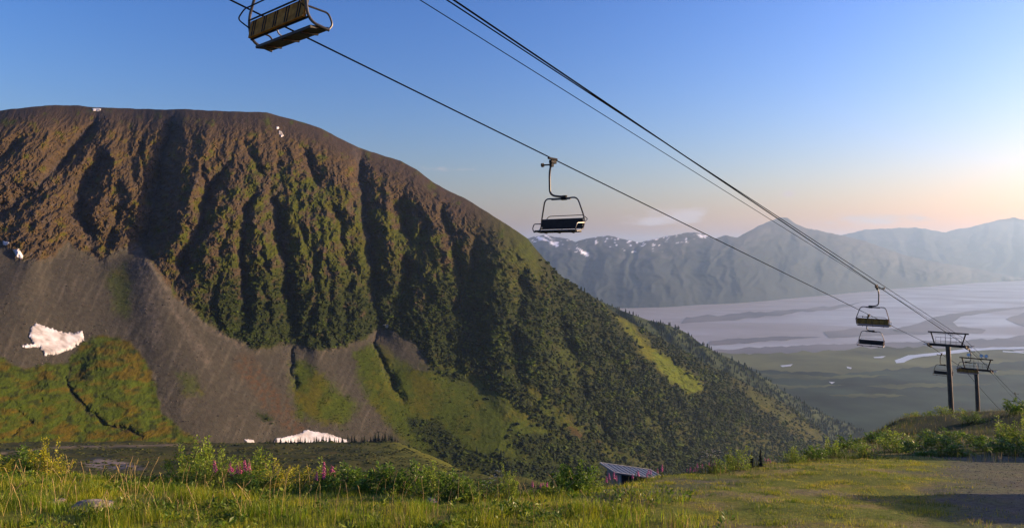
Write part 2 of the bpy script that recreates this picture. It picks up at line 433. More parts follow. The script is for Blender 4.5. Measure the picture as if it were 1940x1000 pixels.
# gullies: (polyline, half width px, depth m)
GUL = [([(200, 212), (165, 250), (125, 300), (75, 352), (20, 392), (-60, 440)], 18, 21),
       ([(60, 240), (20, 280), (-30, 320), (-80, 350)], 14, 12),
       ([(205, 285), (178, 325), (150, 370), (150, 410), (172, 450), (188, 490)], 20, 22),
       ([(235, 390), (215, 430), (200, 470)], 12, 12),
       ([(272, 245), (266, 290), (273, 340), (282, 395)], 8, 12),
       ([(330, 214), (318, 262), (303, 330), (291, 385), (281, 435), (272, 478)], 19, 26),
       ([(388, 310), (380, 335), (392, 350)], 8, 8),
       ([(432, 300), (415, 335), (395, 372), (380, 420), (357, 480), (336, 530)], 15, 24),
       ([(468, 262), (482, 300), (492, 332)], 10, 9), ([(494, 355), (472, 392), (462, 430), (459, 500), (465, 560), (463, 612)], 14, 21),
       ([(440, 420), (418, 470), (405, 540), (400, 600)], 9, 8), ([(530, 300), (524, 335)], 9, 9),
       ([(535, 352), (520, 378), (524, 420), (540, 480), (546, 560), (553, 645)], 18, 26), ([(500, 455), (505, 520), (500, 600)], 7, 7),
       ([(580, 272), (588, 315), (600, 350)], 11, 15), ([(560, 420), (590, 470), (600, 530), (588, 620)], 10, 9),
       ([(628, 385), (645, 412), (650, 455), (664, 520), (652, 600)], 14, 17), ([(620, 470), (632, 540), (618, 630)], 8, 8),
       ([(672, 278), (683, 320), (687, 380), (698, 450), (706, 520), (712, 580), (716, 622)], 22, 27),
       ([(752, 360), (762, 400), (775, 450), (770, 520), (760, 580)], 14, 18),
       ([(795, 400), (805, 440), (800, 480)], 10, 10),
       ([(838, 372), (842, 420), (858, 470), (872, 530), (866, 590), (850, 650)], 14, 17),
       ([(905, 430), (902, 480), (893, 545), (888, 620), (870, 690)], 18, 15),
       ([(985, 500), (990, 560), (975, 640), (990, 720)], 18, 14),
       ([(1060, 560), (1070, 640), (1110, 740), (1150, 830)], 22, 16),
       ([(1120, 600), (1165, 690), (1230, 780), (1280, 860)], 22, 14),
       # channels cut in the fans below
       ([(712, 622), (714, 655), (728, 690), (748, 730), (764, 760)], 7, 9),
       ([(553, 660), (556, 700), (560, 740)], 6, 7),
       ([(135, 690), (128, 725), (136, 745), (160, 772), (195, 800), (270, 825)], 4, 4),
       ([(10, 830), (60, 800), (30, 770)], 6, 3)]
CREEK = [(135, 690), (128, 725), (136, 745), (160, 772), (195, 800), (270, 825)]
RIBS = [([(215, 225), (214, 300), (250, 370), (278, 430)], 17, 16), ([(258, 218), (262, 290), (272, 350), (276, 410)], 15, 20), ([(400, 215), (398, 260), (375, 320), (355, 400), (330, 470)], 14, 12),
        ([(690, 420), (680, 380), (660, 340)], 12, 8), ([(725, 320), (735, 400), (735, 480), (745, 560)], 14, 10),
        ([(930, 460), (940, 540), (960, 620)], 16, 12), ([(880, 440), (890, 520)], 10, 6)]
KNOLL = [(150, 655), (175, 640), (205, 634), (240, 645), (265, 668), (285, 700), (296, 740), (302, 772), (330, 802), (385, 845), (300, 900), (-200, 900), (-200, 690),
         (0, 676), (30, 690), (50, 700), (90, 688), (130, 686)]
def worley(x, y, seed):
    ix, iy = np.floor(x), np.floor(y); best = np.full(np.shape(x), 9.0)
    for ox in (-1, 0, 1):
        for oy in (-1, 0, 1):
            h1 = _hash(ix + ox, iy + oy, seed) / 65536.0; h2 = _hash(ix + ox, iy + oy, seed + 99) / 65536.0
            best = np.minimum(best, (x - ix - ox - h1) ** 2 + (y - iy - oy - h2) ** 2)
    return np.sqrt(best)
def cliff_w(PX, PY): return smooth(-14, 14, interp(CLIFF, PX) - PY)

def m_tan(PX, PY):
    cw = smooth(-30, 30, interp(CLIFF, PX) - PY)
    t = 0.64 + 0.46 * cw
    top = PY - interp(SIL, PX)
    t = t * (1 - smooth(900, 1100, PX)) + 0.80 * smooth(900, 1100, PX)
    cap = 1 - smooth(0, 70, top)
    _, T = ray(PX, PY)
    t = t * (1 - cap) + np.maximum(T + 0.25, 0.34) * cap
    k = 15                                         # blur along the strike
    ker = np.ones(2 * k + 1) / (2 * k + 1)
    return np.apply_along_axis(lambda r: np.convolve(np.pad(r, k, mode='edge'), ker, mode='valid'), 1, t)
def m_disp(PX, PY, D):
    cw = cliff_w(PX, PY)
    top = np.clip((PY - interp(SIL, PX)) / 60.0, 0, 1)
    wx = PX + 16 * fbm(PX / 55, PY / 45, 3, 5, 0.6); wy = PY + 16 * fbm(PX / 55, PY / 45, 5, 5, 0.6)
    wx = wx + 4 * fbm(PX / 11, PY / 11, 7, 3, 0.6); wy = wy + 4 * fbm(PX / 11, PY / 11, 9, 3, 0.6)
    g = np.zeros(PX.shape)
    for line, w, dep in GUL:
        d, side, pos = line_d(line, wx, wy)
        ww = w * (0.6 + 0.5 * pos)
        prof = np.exp(-(d / ww) ** 1.25) * (0.62 + 0.9 * np.clip(0.5 + pnoise(pos * 5.0 + w, pos * 0 + dep, 17), 0, 1))
        g += 1.45 * dep * prof * smooth(0, 0.18, pos + 0.02) * (1 - 0.5 * smooth(0.9, 1.0, pos))
    for line, w, dep in RIBS:
        d, side, pos = line_d(line, wx, wy)
        g -= dep * np.exp(-(d / w) ** 1.3) * np.sin(np.pi * np.clip(pos * 0.9 + 0.05, 0, 1))
    lean = (PY - 300) * interp([(0, -0.9), (200, -0.5), (330, -0.15), (500, 0.05), (700, 0.1), (1000, 0.35), (1600, 0.9)], PX)
    u = PX - lean
    rib = fbm(u / 30 + 0.9 * fbm(PX / 60, PY / 60, 8, 3), PY / 95, 41, 3, 0.55)
    uw = wx - lean
    crag = 0.45 * ridged(uw / 46, wy / 95, 51, 5, 0.6) + 0.55 * ridged((wx + 0.4 * wy) / 34, wy / 38, 53, 6, 0.66)
    fine = fbm(uw / 6, wy / 13, 61, 4, 0.65)
    cells = worley(uw / 13, wy / 34, 65) + 0.5 * worley(uw / 6, wy / 11, 66)
    ledge = pnoise(u / 30, (PY + 0.25 * PX) / 7, 71)
    rough = cw * (0.25 + 0.75 * top)
    right = smooth(850, 1000, PX)
    g -= rough * (6 * rib + 15 * crag * (1 - 0.45 * right) + 4.5 * fine + 2.0 * ledge + 6.0 * (0.75 - cells)) * (0.7 + 0.5 * smooth(250, 420, PY) * (1 - right))
    soft = 1 - cw
    g -= soft * (2.2 * fbm(wx / 60, wy / 45, 81, 3) + 0.5 * fbm(wx / 9, wy / 9, 83, 3))
    # talus cone under the big chute, fans, the green knoll
    d, _, pos = line_d([(272, 470), (300, 560), (350, 680), (420, 830)], PX, PY)
    g -= soft * 30 * np.exp(-(d / (30 + 110 * pos)) ** 2) * smooth(0.0, 0.12, pos + 0.03)
    d, _, pos = line_d([(60, 500), (40, 560), (10, 680)], PX, PY)
    g -= soft * 16 * np.exp(-(d / (25 + 70 * pos)) ** 2)
    for ln in ([(745, 625), (800, 690), (900, 800)], [(600, 665), (610, 740), (640, 830)]):
        d, _, pos = line_d(ln, PX, PY)
        g -= soft * 9 * np.exp(-(d / (14 + 50 * pos)) ** 2)
    kn = smooth(-6, 60, poly_sd(KNOLL, wx, wy))
    g -= kn * (26 + 5 * fbm(wx / 40, wy / 26, 91, 4) + 1.6 * fbm(wx / 9, wy / 6, 93, 3))
    d, _, pos = line_d(CREEK, wx, wy)
    g += kn * 3.5 * (0.4 + 0.6 * (1 - pos)) * np.exp(-(d / 4) ** 1.5)
    # rolling of the wooded flank
    g -= right * (14 * ridged(u / 80, PY / 260, 101, 3) + 5 * fbm(wx / 26, wy / 22, 103, 4))
    return g * D / 1100.0

MSTEP, MROWS = 2.4, 340
mpx = np.arange(-300, 1697, MSTEP)
m_bottom = np.full(len(mpx), 962.0)
m_sil = interp(SIL, mpx) + 1.6 * fbm(mpx / 30, mpx * 0, 5, 4)
m_d0 = interp([(-320, 470), (0, 560), (350, 685), (700, 860), (850, 940), (1000, 1010), (1200, 1250), (1400, 1560), (1600, 1950), (1700, 2150)], mpx)
kr = np.exp(-np.linspace(-2, 2, 81) ** 2); kr /= kr.sum()
m_d0 = np.convolve(np.pad(m_d0, 40, mode='reflect', reflect_type='odd'), kr, mode='valid')
MPX, MPY, MX, MY, MZ, MD = face_terrain(mpx, m_bottom, m_sil, m_d0, m_tan, m_disp, MROWS)

def mountain_zones(PX, PY):
    """what grows or lies where: colour and the weight of brush cover"""
    wx = PX + 9 * fbm(PX / 22, PY / 22, 111, 4); wy = PY + 9 * fbm(PX / 22, PY / 22, 113, 4)
    n = fbm(PX / 26, PY / 22, 121, 5, 0.6); n2 = fbm(PX / 9, PY / 8, 123, 4, 0.6); n3 = fbm(PX / 70, PY / 60, 125, 3)
    cw = smooth(-5, 5, interp(CLIFF, wx) - wy)
    top = PY - interp(SIL, PX)
    # talus
    c = col3((0.155, 0.146, 0.112), PX.shape)
    c = over(c, (0.235, 0.215, 0.165), smooth(0.0, 0.5, fbm((PX + 0.45 * PY) / 9, (PY - 0.5 * PX) / 90, 131, 4)))
    for ln, w in (([(275, 475), (300, 540), (345, 610), (395, 690)], 9), ([(290, 500), (335, 562), (392, 614), (450, 650)], 7), ([(262, 480), (280, 560), (300, 640)], 12)):
        d, _, pos = line_d(ln, wx, wy)
        c = over(c, (0.40, 0.35, 0.28), 0.65 * np.exp(-(d / w) ** 2) * (0.5 + n2))
    c = over(c, (0.24, 0.125, 0.05), 0.7 * smooth(-12, 8, 18 - line_d([(465, 690), (520, 760), (560, 810)], wx, wy)[0]) * smooth(-0.25, 0.35, n2))
    green = (0.135, 0.205, 0.006); olive = (0.245, 0.205, 0.006); lush = (0.36, 0.48, 0.010); brush = (0.046, 0.074, 0.014)
    fans = [[(552, 690), (566, 678), (600, 700), (640, 735), (682, 770), (655, 805), (610, 800), (562, 790), (552, 740)],
            [(672, 668), (700, 655), (716, 660), (740, 700), (790, 705), (830, 712), (900, 740), (1120, 870), (1120, 980), (760, 980), (772, 830), (700, 760), (680, 720)],
            [(200, 520), (235, 500), (250, 540), (245, 600), (215, 590)],
            [(330, 705), (370, 710), (385, 745), (350, 750)]]
    for i, pl in enumerate(fans):
        w = smooth(-10, 14, poly_sd(pl, wx, wy) + 16 * n2)
        c = over(c, green, w * (0.9 if i < 2 else 0.55))
        c = over(c, olive, w * 0.65 * smooth(0.0, 0.4, n3 + 0.5 * n))
    d, _, _ = line_d([(716, 640), (722, 690), (748, 735)], wx, wy)
    c = over(c, (0.16, 0.135, 0.115), np.exp(-(d / 7) ** 2))
    # cliffs
    rock = col3((0.180, 0.130, 0.072), PX.shape)
    rock = over(rock, (0.200, 0.170, 0.150), smooth(0.05, 0.45, n2) * smooth(60, 140, top))
    rock = over(rock, (0.30, 0.19, 0.060), smooth(-0.1, 0.4, n) * (1 - smooth(650, 950, PX)))
    rock = over(rock, (0.125, 0.092, 0.070), (1 - smooth(10, 60, top)) * 0.8)
    gw = smooth(-0.05, 0.30, n + 0.35 * n2 - 0.19 + 0.45 * smooth(250, 700, PX + 0.6 * (PY - 300)) * smooth(50, 130, top))
    rock = over(rock, (0.13, 0.185, 0.008), 0.85 * gw)
    rock = over(rock, (0.19, 0.17, 0.01), 0.6 * gw * smooth(-0.1, 0.4, n3))
    for line, w, dep in GUL[:26]:
        if dep < 21: continue
        d, _, pos = line_d(line, wx, wy)
        rock = over(rock, (0.150, 0.125, 0.110), 0.8 * np.exp(-(d / (w * 0.35)) ** 2) * (PX < 800))
    c = c * (1 - cw[..., None]) + rock * cw[..., None]
    # brush and wood
    low = smooth(455, 600, PY + 60 * n3 + 45 * n)
    bw = cw * low * smooth(330, 430, PX) * smooth(-0.35, 0.05, n + 0.5 * n2 + 0.14 + 0.2 * smooth(520, 640, PY))
    rightw = smooth(830, 1010, PX + 0.35 * (PY - 500))
    bw = np.maximum(bw, rightw * smooth(20, 90, top + 40 * n) * smooth(-0.32, 0.02, n + 0.4 * n2 + 0.10))
    bw = np.maximum(bw, smooth(1000, 1060, PX) * smooth(-0.34, -0.04, n + 0.3 * n3 + 0.13))
    openg = [([(1148, 586), (1190, 606), (1232, 648), (1290, 690), (1336, 724), (1338, 742), (1306, 750), (1262, 722), (1214, 672), (1186, 628)], 1.0),
             ([(1380, 708), (1440, 740), (1500, 772), (1590, 846), (1560, 858), (1500, 820), (1440, 778), (1390, 730)], 0.75),
             ([(672, 668), (716, 650), (790, 700), (880, 690), (930, 720), (1010, 790), (1090, 840), (1060, 870), (900, 860), (760, 840), (690, 740)], 0.9),
             ([(900, 470), (985, 480), (1015, 560), (935, 545)], 0.4), ([(1060, 640), (1130, 700), (1110, 745), (1040, 690)], 0.5), ([(1230, 770), (1320, 820), (1300, 850), (1210, 800)], 0.45), ([(1400, 800), (1500, 840), (1480, 872), (1380, 842)], 0.55),
             ([(940, 470), (1000, 462), (1040, 520), (1010, 540), (960, 500)], 0.5),
             ([(1000, 720), (1060, 770), (1120, 815), (1100, 830), (1040, 800), (990, 750)], 0.7),
             ([(900, 880), (1000, 905), (1000, 970), (860, 970)], 0.8), ([(1130, 830), (1230, 870), (1240, 900), (1130, 870)], 0.6)]
    og = np.zeros(PX.shape)
    for pl, a in openg:
        og = np.maximum(og, a * smooth(-8, 12, poly_sd(pl, wx, wy) + 10 * n2))
    c = over(c, (0.11, 0.16, 0.008), rightw * (1 - bw) * 0.85)
    c = over(c, green, og * 0.8)
    c = over(c, lush, smooth(-6, 14, poly_sd(openg[0][0], wx, wy)) * (0.55 + 0.4 * n2))
    c = over(c, olive, og * 0.5 * smooth(0.0, 0.4, n3 + n2 * 0.6))
    c = over(c, (0.17, 0.085, 0.04), 0.8 * smooth(2, -3, line_d([(1080, 812), (1140, 842)], wx, wy)[0] - 6) + 0.7 * smooth(2, -3, line_d([(1210, 858), (1275, 880)], wx, wy)[0] - 6))
    bw = bw * (1 - og)
    for pl in ([(900, 690), (940, 705), (960, 740), (930, 740)], [(770, 785), (830, 800), (890, 850), (930, 880), (900, 885), (820, 850), (780, 815)],
               [(960, 815), (1080, 830), (1180, 880), (1140, 905), (1020, 880), (970, 845)], [(880, 870), (960, 890), (1000, 915), (930, 910)],
               [(800, 690), (850, 700), (880, 720), (850, 720)], [(480, 775), (505, 782), (520, 798), (500, 796)]):
        bw = np.maximum(bw, smooth(-6, 6, poly_sd(pl, wx, wy) + 8 * n2))
    c = over(c, brush, bw * 0.92)
    kn = smooth(-4, 4, poly_sd(KNOLL, wx, wy))
    kc = col3(green, PX.shape)
    kc = over(kc, (0.25, 0.17, 0.008), 0.8 * smooth(-0.05, 0.4, fbm((PX - 1.6 * PY) / 60, (PY + 0.35 * PX) / 16, 141, 4) + 0.35 * smooth(150, 250, PX) * (PY < 720) + 0.25 * smooth(790, 830, PY)))
    kc = over(kc, (0.060, 0.090, 0.010), smooth(0.12, 0.4, fbm(PX / 20, PY / 12, 143, 4)))
    kc = over(kc, (0.07, 0.06, 0.05), 0.8 * np.exp(-(line_d(CREEK, wx, wy)[0] / 2.2) ** 2))
    c = c * (1 - kn[..., None]) + kc * kn[..., None]
    return 0.25 * c * (1 + 0.25 * n2[..., None]), bw * (1 - kn)

MC, MBW = mountain_zones(MPX, MPY)
m_mtn = terrain_mat("mountainside", 0.16, bump=1.8, bump_scale=0.11, var=0.28)
me = mesh_np("mountain", np.stack([MX, MY, MZ], -1).reshape(-1, 3), grid_faces(*MX.shape), np.clip(MC, 0.004, 0.9).reshape(-1, 3), smooth_shade=False)
tag(link("mountain", me, m_mtn), kind="structure")

# the darker wooded spur behind its right flank
SIL2 = [(960, 520), (1060, 545), (1129, 566), (1182, 590), (1228, 606), (1266, 615), (1300, 630), (1330, 652), (1353, 665), (1395, 684), (1437, 708), (1479, 737),
        (1532, 768), (1570, 788), (1640, 818), (1720, 850), (1800, 880), (1900, 910)]
spx = np.arange(1040, 1900, 4.0)
s_sil = interp(SIL2, spx) + 1.5 * fbm(spx / 25, spx * 0, 9, 3)
s_d0 = interp([(1040, 1750), (1200, 1850), (1400, 2050), (1600, 2400), (1900, 3000)], spx)
def s_disp(PX, PY, D): return -(0.012 * ridged((PX - 0.8 * PY) / 60, PY / 200, 151, 3) + 0.006 * fbm(PX / 20, PY / 18, 153, 4)) * D
SPX, SPY, SX, SY, SZ, SD = face_terrain(spx, np.maximum(s_sil + 60, 960), s_sil, s_d0, lambda a, b: np.full(a.shape, 0.72), s_disp, 90)
sc_ = over(col3((0.028, 0.042, 0.018), SPX.shape), (0.06, 0.08, 0.02), smooth(0.15, 0.5, fbm(SPX / 30, SPY / 24, 155, 4)))
me = mesh_np("wooded_spur", np.stack([SX, SY, SZ], -1).reshape(-1, 3), grid_faces(*SX.shape), sc_.reshape(-1, 3))
tag(link("wooded_spur", me, m_mtn), kind="structure")
# ------------------------------------------------------------------ woods and brush on the mountain (uncountable: stuff)
def blob_proto(seed, nlat=3, nlon=7):
    """lumpy low dome of foliage"""
    r = np.random.default_rng(seed)
    v = [(0, 0, 1.0)]
    for i in range(1, nlat + 1):
        a = i / nlat * math.pi * 0.55
        for j in range(nlon):
            b = (j + 0.5 * (i % 2)) / nlon * 2 * math.pi
            k = r.uniform(0.55, 1.35)
            v.append((math.sin(a) * math.cos(b) * k, math.sin(a) * math.sin(b) * k, math.cos(a) * r.uniform(0.65, 1.3)))
    f = []
    for j in range(nlon): f.append((0, 1 + j, 1 + (j + 1) % nlon))
    for i in range(nlat - 1):
        o, q = 1 + i * nlon, 1 + (i + 1) * nlon
        for j in range(nlon):
            k = (j + 1) % nlon
            f += [(o + j, q + j, q + k), (o + j, q + k, o + k)]
    return np.array(v), np.array(f)
def conifer_proto(seed, n=6, tiers=3):
    r = np.random.default_rng(seed)
    v, f = [], []
    for t in range(tiers):
        z0 = 0.06 + t * 0.9 / tiers * 0.9; z1 = min(1.0, z0 + 1.35 / tiers)
        rad = 0.24 * (1 - t / tiers * 0.75)
        o = len(v)
        v.append((0, 0, z1))
        for j in range(n):
            a = j / n * 2 * math.pi + t
            k = r.uniform(0.75, 1.25)
            v.append((rad * k * math.cos(a), rad * k * math.sin(a), z0 + r.uniform(-0.03, 0.03)))
        f += [(o, o + 1 + j, o + 1 + (j + 1) % n) for j in range(n)]
    return np.array(v), np.array(f)
def scatter_mesh(name, protos, pos, size, height, colr, mat, soft=False):
    """many small plants as one mesh"""
    V, Fc, C = [], [], []; off = 0
    which = rng.integers(0, len(protos), len(pos))
    for k, (pv, pf) in enumerate(protos):
        m = np.where(which == k)[0]
        if len(m) == 0: continue
        ang = rng.uniform(0, 2 * np.pi, len(m)); ca, sa = np.cos(ang), np.sin(ang)
        sx = size[m][:, None]; sz = height[m][:, None]
        x = (pv[None, :, 0] * ca[:, None] - pv[None, :, 1] * sa[:, None]) * sx
        y = (pv[None, :, 0] * sa[:, None] + pv[None, :, 1] * ca[:, None]) * sx
        z = pv[None, :, 2] * sz
        v = np.stack([x, y, z], -1) + pos[m][:, None, :]
        n = len(pv)
        V.append(v.reshape(-1, 3)); C.append(np.repeat(colr[m], n, 0) * (0.85 + 0.3 * rng.random((len(m) * n, 1))))
        Fc.append((pf[None] + (np.arange(len(m)) * n)[:, None, None] + off).reshape(-1, 3)); off += len(m) * n
    me = mesh_np(name, np.concatenate(V), np.concatenate(Fc), np.clip(np.concatenate(C), 0.002, 1), smooth_shade=soft)
    return tag(link(name, me, mat), kind="stuff")
m_brush = terrain_mat("brush_foliage", 0.6, var=0.55, rough=0.9)
def pick(weight, n, jitter=True):
    w = weight.ravel() / weight.sum()
    return rng.choice(len(w), n, p=w)
R0 = MROWS                                             # front rows only
cell = np.zeros_like(MD); cell[:, :] = MD ** 1.6     # even cover by ground area, a little denser near
wgt = (MBW[:R0] ** 1.5) * (MD / 1000.0) ** 1.2
idx = pick(wgt, 27000)
P = np.stack([MX[:R0].ravel(), MY[:R0].ravel(), MZ[:R0].ravel()], 1)[idx] + rng.normal(0, 1.3, (len(idx), 3)) * [1, 1, 0]
PXs, PYs = MPX[:R0].ravel()[idx], MPY[:R0].ravel()[idx]
sz = rng.choice([2.2, 3.0, 4.2, 5.6], len(idx), p=[.4, .35, .2, .05]) * rng.uniform(0.75, 1.25, len(idx)) * (0.75 + 0.5 * smooth(700, 1100, PXs)) * (1 + 0.5 * (rng.random(len(idx)) < 0.08))
g = fbm(PXs / 30, PYs / 26, 161, 3)
cb = np.stack([0.015 + 0.030 * smooth(-0.1, 0.5, g), 0.025 + 0.042 * smooth(-0.1, 0.5, g), 0.006 + 0 * g], 1) * rng.uniform(0.7, 1.35, (len(idx), 1))
P[:, 2] -= 0.5
scatter_mesh("mountain_brush", [blob_proto(s) for s in range(5)], P, sz, sz * rng.uniform(0.4, 0.85, len(idx)), cb, m_brush)
# conifers: right flank and spur
wgt = (MBW[:R0] > 0.35) * smooth(880, 1150, MPX[:R0] + 0.5 * (MPY[:R0] - 560)) * (MD / 1000.0) ** 1.4 * smooth(-0.15, 0.25, fbm(MPX[:R0] / 60, MPY[:R0] / 50, 171, 3)) + 1e-9
idx = pick(wgt, 1300)
P1 = np.stack([MX[:R0].ravel(), MY[:R0].ravel(), MZ[:R0].ravel()], 1)[idx]
w2 = np.ones_like(SD); w2 *= (SD / 1500.0) * smooth(0, 1, 1 - (SPY[:90] - s_sil[None, :]) / 130.0) ** 0.5 + 1e-6
i2 = pick(w2, 5200)
P2 = np.stack([SX[:90].ravel(), SY[:90].ravel(), SZ[:90].ravel()], 1)[i2]
P = np.concatenate([P1, P2]); P[:, :2] += rng.normal(0, 2.5, (len(P), 2)); P[:, 2] -= 1.0
h = rng.uniform(6, 13, len(P)); h[len(P1):] *= 1.25
cb = np.array([[0.012, 0.021, 0.009]]) * rng.uniform(0.7, 1.6, (len(P), 1))
scatter_mesh("mountain_conifers", [conifer_proto(s) for s in range(4)], P, h * 1.15, h, cb, m_brush)

# loose blocks on the scree and ragged low growth at the edges of the turf (uncountable)
below = smooth(-2, 6, MPY[:R0] - interp(CLIFF, MPX[:R0])) * (MPX[:R0] < 900) * (poly_sd(KNOLL, MPX[:R0], MPY[:R0]) < 0)
gness = MC[:R0, :, 1] / np.maximum(MC[:R0, :, 0], 1e-4)
clump = smooth(-0.1, 0.4, fbm((MPX[:R0] + 0.5 * MPY[:R0]) / 16, (MPY[:R0] - 0.5 * MPX[:R0]) / 70, 181, 4))
idx = pick(below * (gness < 1.02) * (0.12 + clump) + 1e-12, 9000)
P = np.stack([MX[:R0].ravel(), MY[:R0].ravel(), MZ[:R0].ravel()], 1)[idx] + rng.normal(0, 0.8, (len(idx), 3)) * [1, 1, 0]
bs = 0.22 + 1.1 * rng.random(len(idx)) ** 5
oct_v = np.array([(1, 0, 0), (-1, 0, 0), (0, 1, 0), (0, -1, 0), (0, 0, 1), (0, 0, -1)], float)
oct_f = np.array([(0, 2, 4), (2, 1, 4), (1, 3, 4), (3, 0, 4), (2, 0, 5), (1, 2, 5), (3, 1, 5), (0, 3, 5)])
blocks = [(oct_v * np.random.default_rng(700 + s).uniform(0.55, 1.3, (6, 1)), oct_f) for s in range(4)]
scatter_mesh("talus_blocks", blocks, P, bs, bs * 0.8, np.array([[0.060, 0.054, 0.044]]) * rng.uniform(0.5, 1.8, (len(idx), 1)), m_brush)
edge = below * smooth(0.98, 1.15, gness) * (0.15 + clump)
idx = pick(edge + 1e-12, 5000)
P = np.stack([MX[:R0].ravel(), MY[:R0].ravel(), MZ[:R0].ravel()], 1)[idx] + rng.normal(0, 1.5, (len(idx), 3)) * [1, 1, 0]
ts = rng.uniform(0.4, 1.3, len(idx))
scatter_mesh("turf_tufts", [blob_proto(s) for s in range(4)], P, ts, ts * 0.5, np.array([[0.030, 0.045, 0.004]]) * rng.uniform(0.6, 1.7, (len(idx), 1)), m_brush)

# ------------------------------------------------------------------ snow patches, lying on the slope
FN = {}
def mountain_point(px, py, lift):
    """point on the slope, raised towards the open air"""
    j = np.clip((px + 300) / MSTEP, 0, len(mpx) - 1.001); j0 = j.astype(int); fj = j - j0
    sil = m_sil[j0] * (1 - fj) + m_sil[j0 + 1] * fj
    bot = 962.0
    i = np.clip((bot - py) / (bot - sil), 0, 1) * (MROWS - 1) * 0.99999; i0 = np.clip(i.astype(int), 0, MROWS - 2); fi = i - i0
    D = (MD[i0, j0] * (1 - fj) + MD[i0, j0 + 1] * fj) * (1 - fi) + (MD[i0 + 1, j0] * (1 - fj) + MD[i0 + 1, j0 + 1] * fj) * fi
    a, b = ray(px, py)
    return np.stack([a * D, D, b * D], -1) + np.array([0.1, -0.55, 0.83]) * lift[..., None]
m_snow, nt, b = new_mat("old_snow")
b.inputs["Base Color"].default_value = (0.80, 0.81, 0.84, 1); b.inputs["Roughness"].default_value = 0.7
geo = nt.nodes.new("ShaderNodeNewGeometry"); sn = nt.nodes.new("ShaderNodeTexNoise"); sn.inputs["Scale"].default_value = 0.07; sn.inputs["Detail"].default_value = 6
nt.links.new(geo.outputs["Position"], sn.inputs["Vector"])
rp = nt.nodes.new("ShaderNodeValToRGB"); rp.color_ramp.elements[0].position = 0.34; rp.color_ramp.elements[0].color = (0.24, 0.22, 0.20, 1)
rp.color_ramp.elements[1].position = 0.6; rp.color_ramp.elements[1].color = (0.52, 0.52, 0.53, 1)
nt.links.new(sn.outputs["Fac"], rp.inputs[0]); nt.links.new(rp.outputs[0], b.inputs["Base Color"])
bp = nt.nodes.new("ShaderNodeBump"); bp.inputs["Distance"].default_value = 0.25; nt.links.new(sn.outputs["Fac"], bp.inputs["Height"]); nt.links.new(bp.outputs[0], b.inputs["Normal"])
def snow_patch(poly, label, step=1.2, lift=2.2, jag=5.0, seed=0):
    p = np.array(poly, float)
    xs = np.arange(p[:, 0].min() - 3, p[:, 0].max() + 3, step); ys = np.arange(p[:, 1].min() - 3, p[:, 1].max() + 3, step)
    GX, GY = np.meshgrid(xs, ys)
    sd = poly_sd(poly, GX, GY) + jag * fbm(GX / 6, GY / 4, 200 + seed, 3)
    L_ = np.where(sd > 0, lift * np.minimum(1, 0.35 + sd / 7), -1.5)
    V = mountain_point(GX, GY, L_)
    f = grid_faces(*GX.shape)
    keep = (sd.ravel()[f] > -step * 1.2).all(1)
    f = f[keep]; used = np.unique(f); remap = np.zeros(GX.size, int); remap[used] = np.arange(len(used))
    me = mesh_np("snow_patch", V.reshape(-1, 3)[used], remap[f])
    return tag(link("snow_patch", me, m_snow), label, "snow", "snow patches left on the mountain")
snow_patch([(58, 622), (68, 613), (90, 620), (118, 630), (140, 632), (158, 626), (158, 645), (135, 662), (108, 672), (84, 673), (76, 658), (48, 659), (40, 655), (62, 652), (56, 638)], "broad white snow patch in the hollow above the green knoll", seed=1)
snow_patch([(522, 830), (545, 827), (568, 822), (578, 814), (600, 818), (618, 820), (640, 828), (668, 836), (690, 846), (700, 860), (510, 860)], "long white snow strip at the foot of the scree behind the conifer row", jag=2.5, seed=2)
snow_patch([(462, 832), (480, 833), (484, 842), (472, 842)], "tiny white snow scrap left of the long snow strip", step=0.8, jag=1, seed=3)
snow_patch([(5, 457), (18, 460), (14, 465), (6, 464)], "small snow scrap at the left edge under the crags", step=0.8, jag=1, seed=4)
snow_patch([(24, 474), (36, 472), (44, 484), (42, 491), (32, 487)], "small leaning snow patch below the left crags", step=0.8, jag=1, seed=5)
snow_patch([(174, 206), (192, 206), (190, 211), (177, 211)], "thin snow patch just under the flat summit ridge", step=0.8, jag=0.8, seed=6)
snow_patch([(528, 248), (534, 250), (538, 258), (533, 260), (528, 254)], "small snow spot beside the dark summit hollow", step=0.7, jag=0.6, seed=7)
snow_patch([(523, 241), (528, 240), (529, 244), (524, 245)], "tiniest snow fleck above the snow spot near the summit", step=0.6, jag=0.4, seed=8)
snow_patch([(725, 615), (734, 614), (738, 618), (733, 622)], "little bluish snow remnant at the mouth of the long gully", step=0.7, jag=0.6, seed=9)
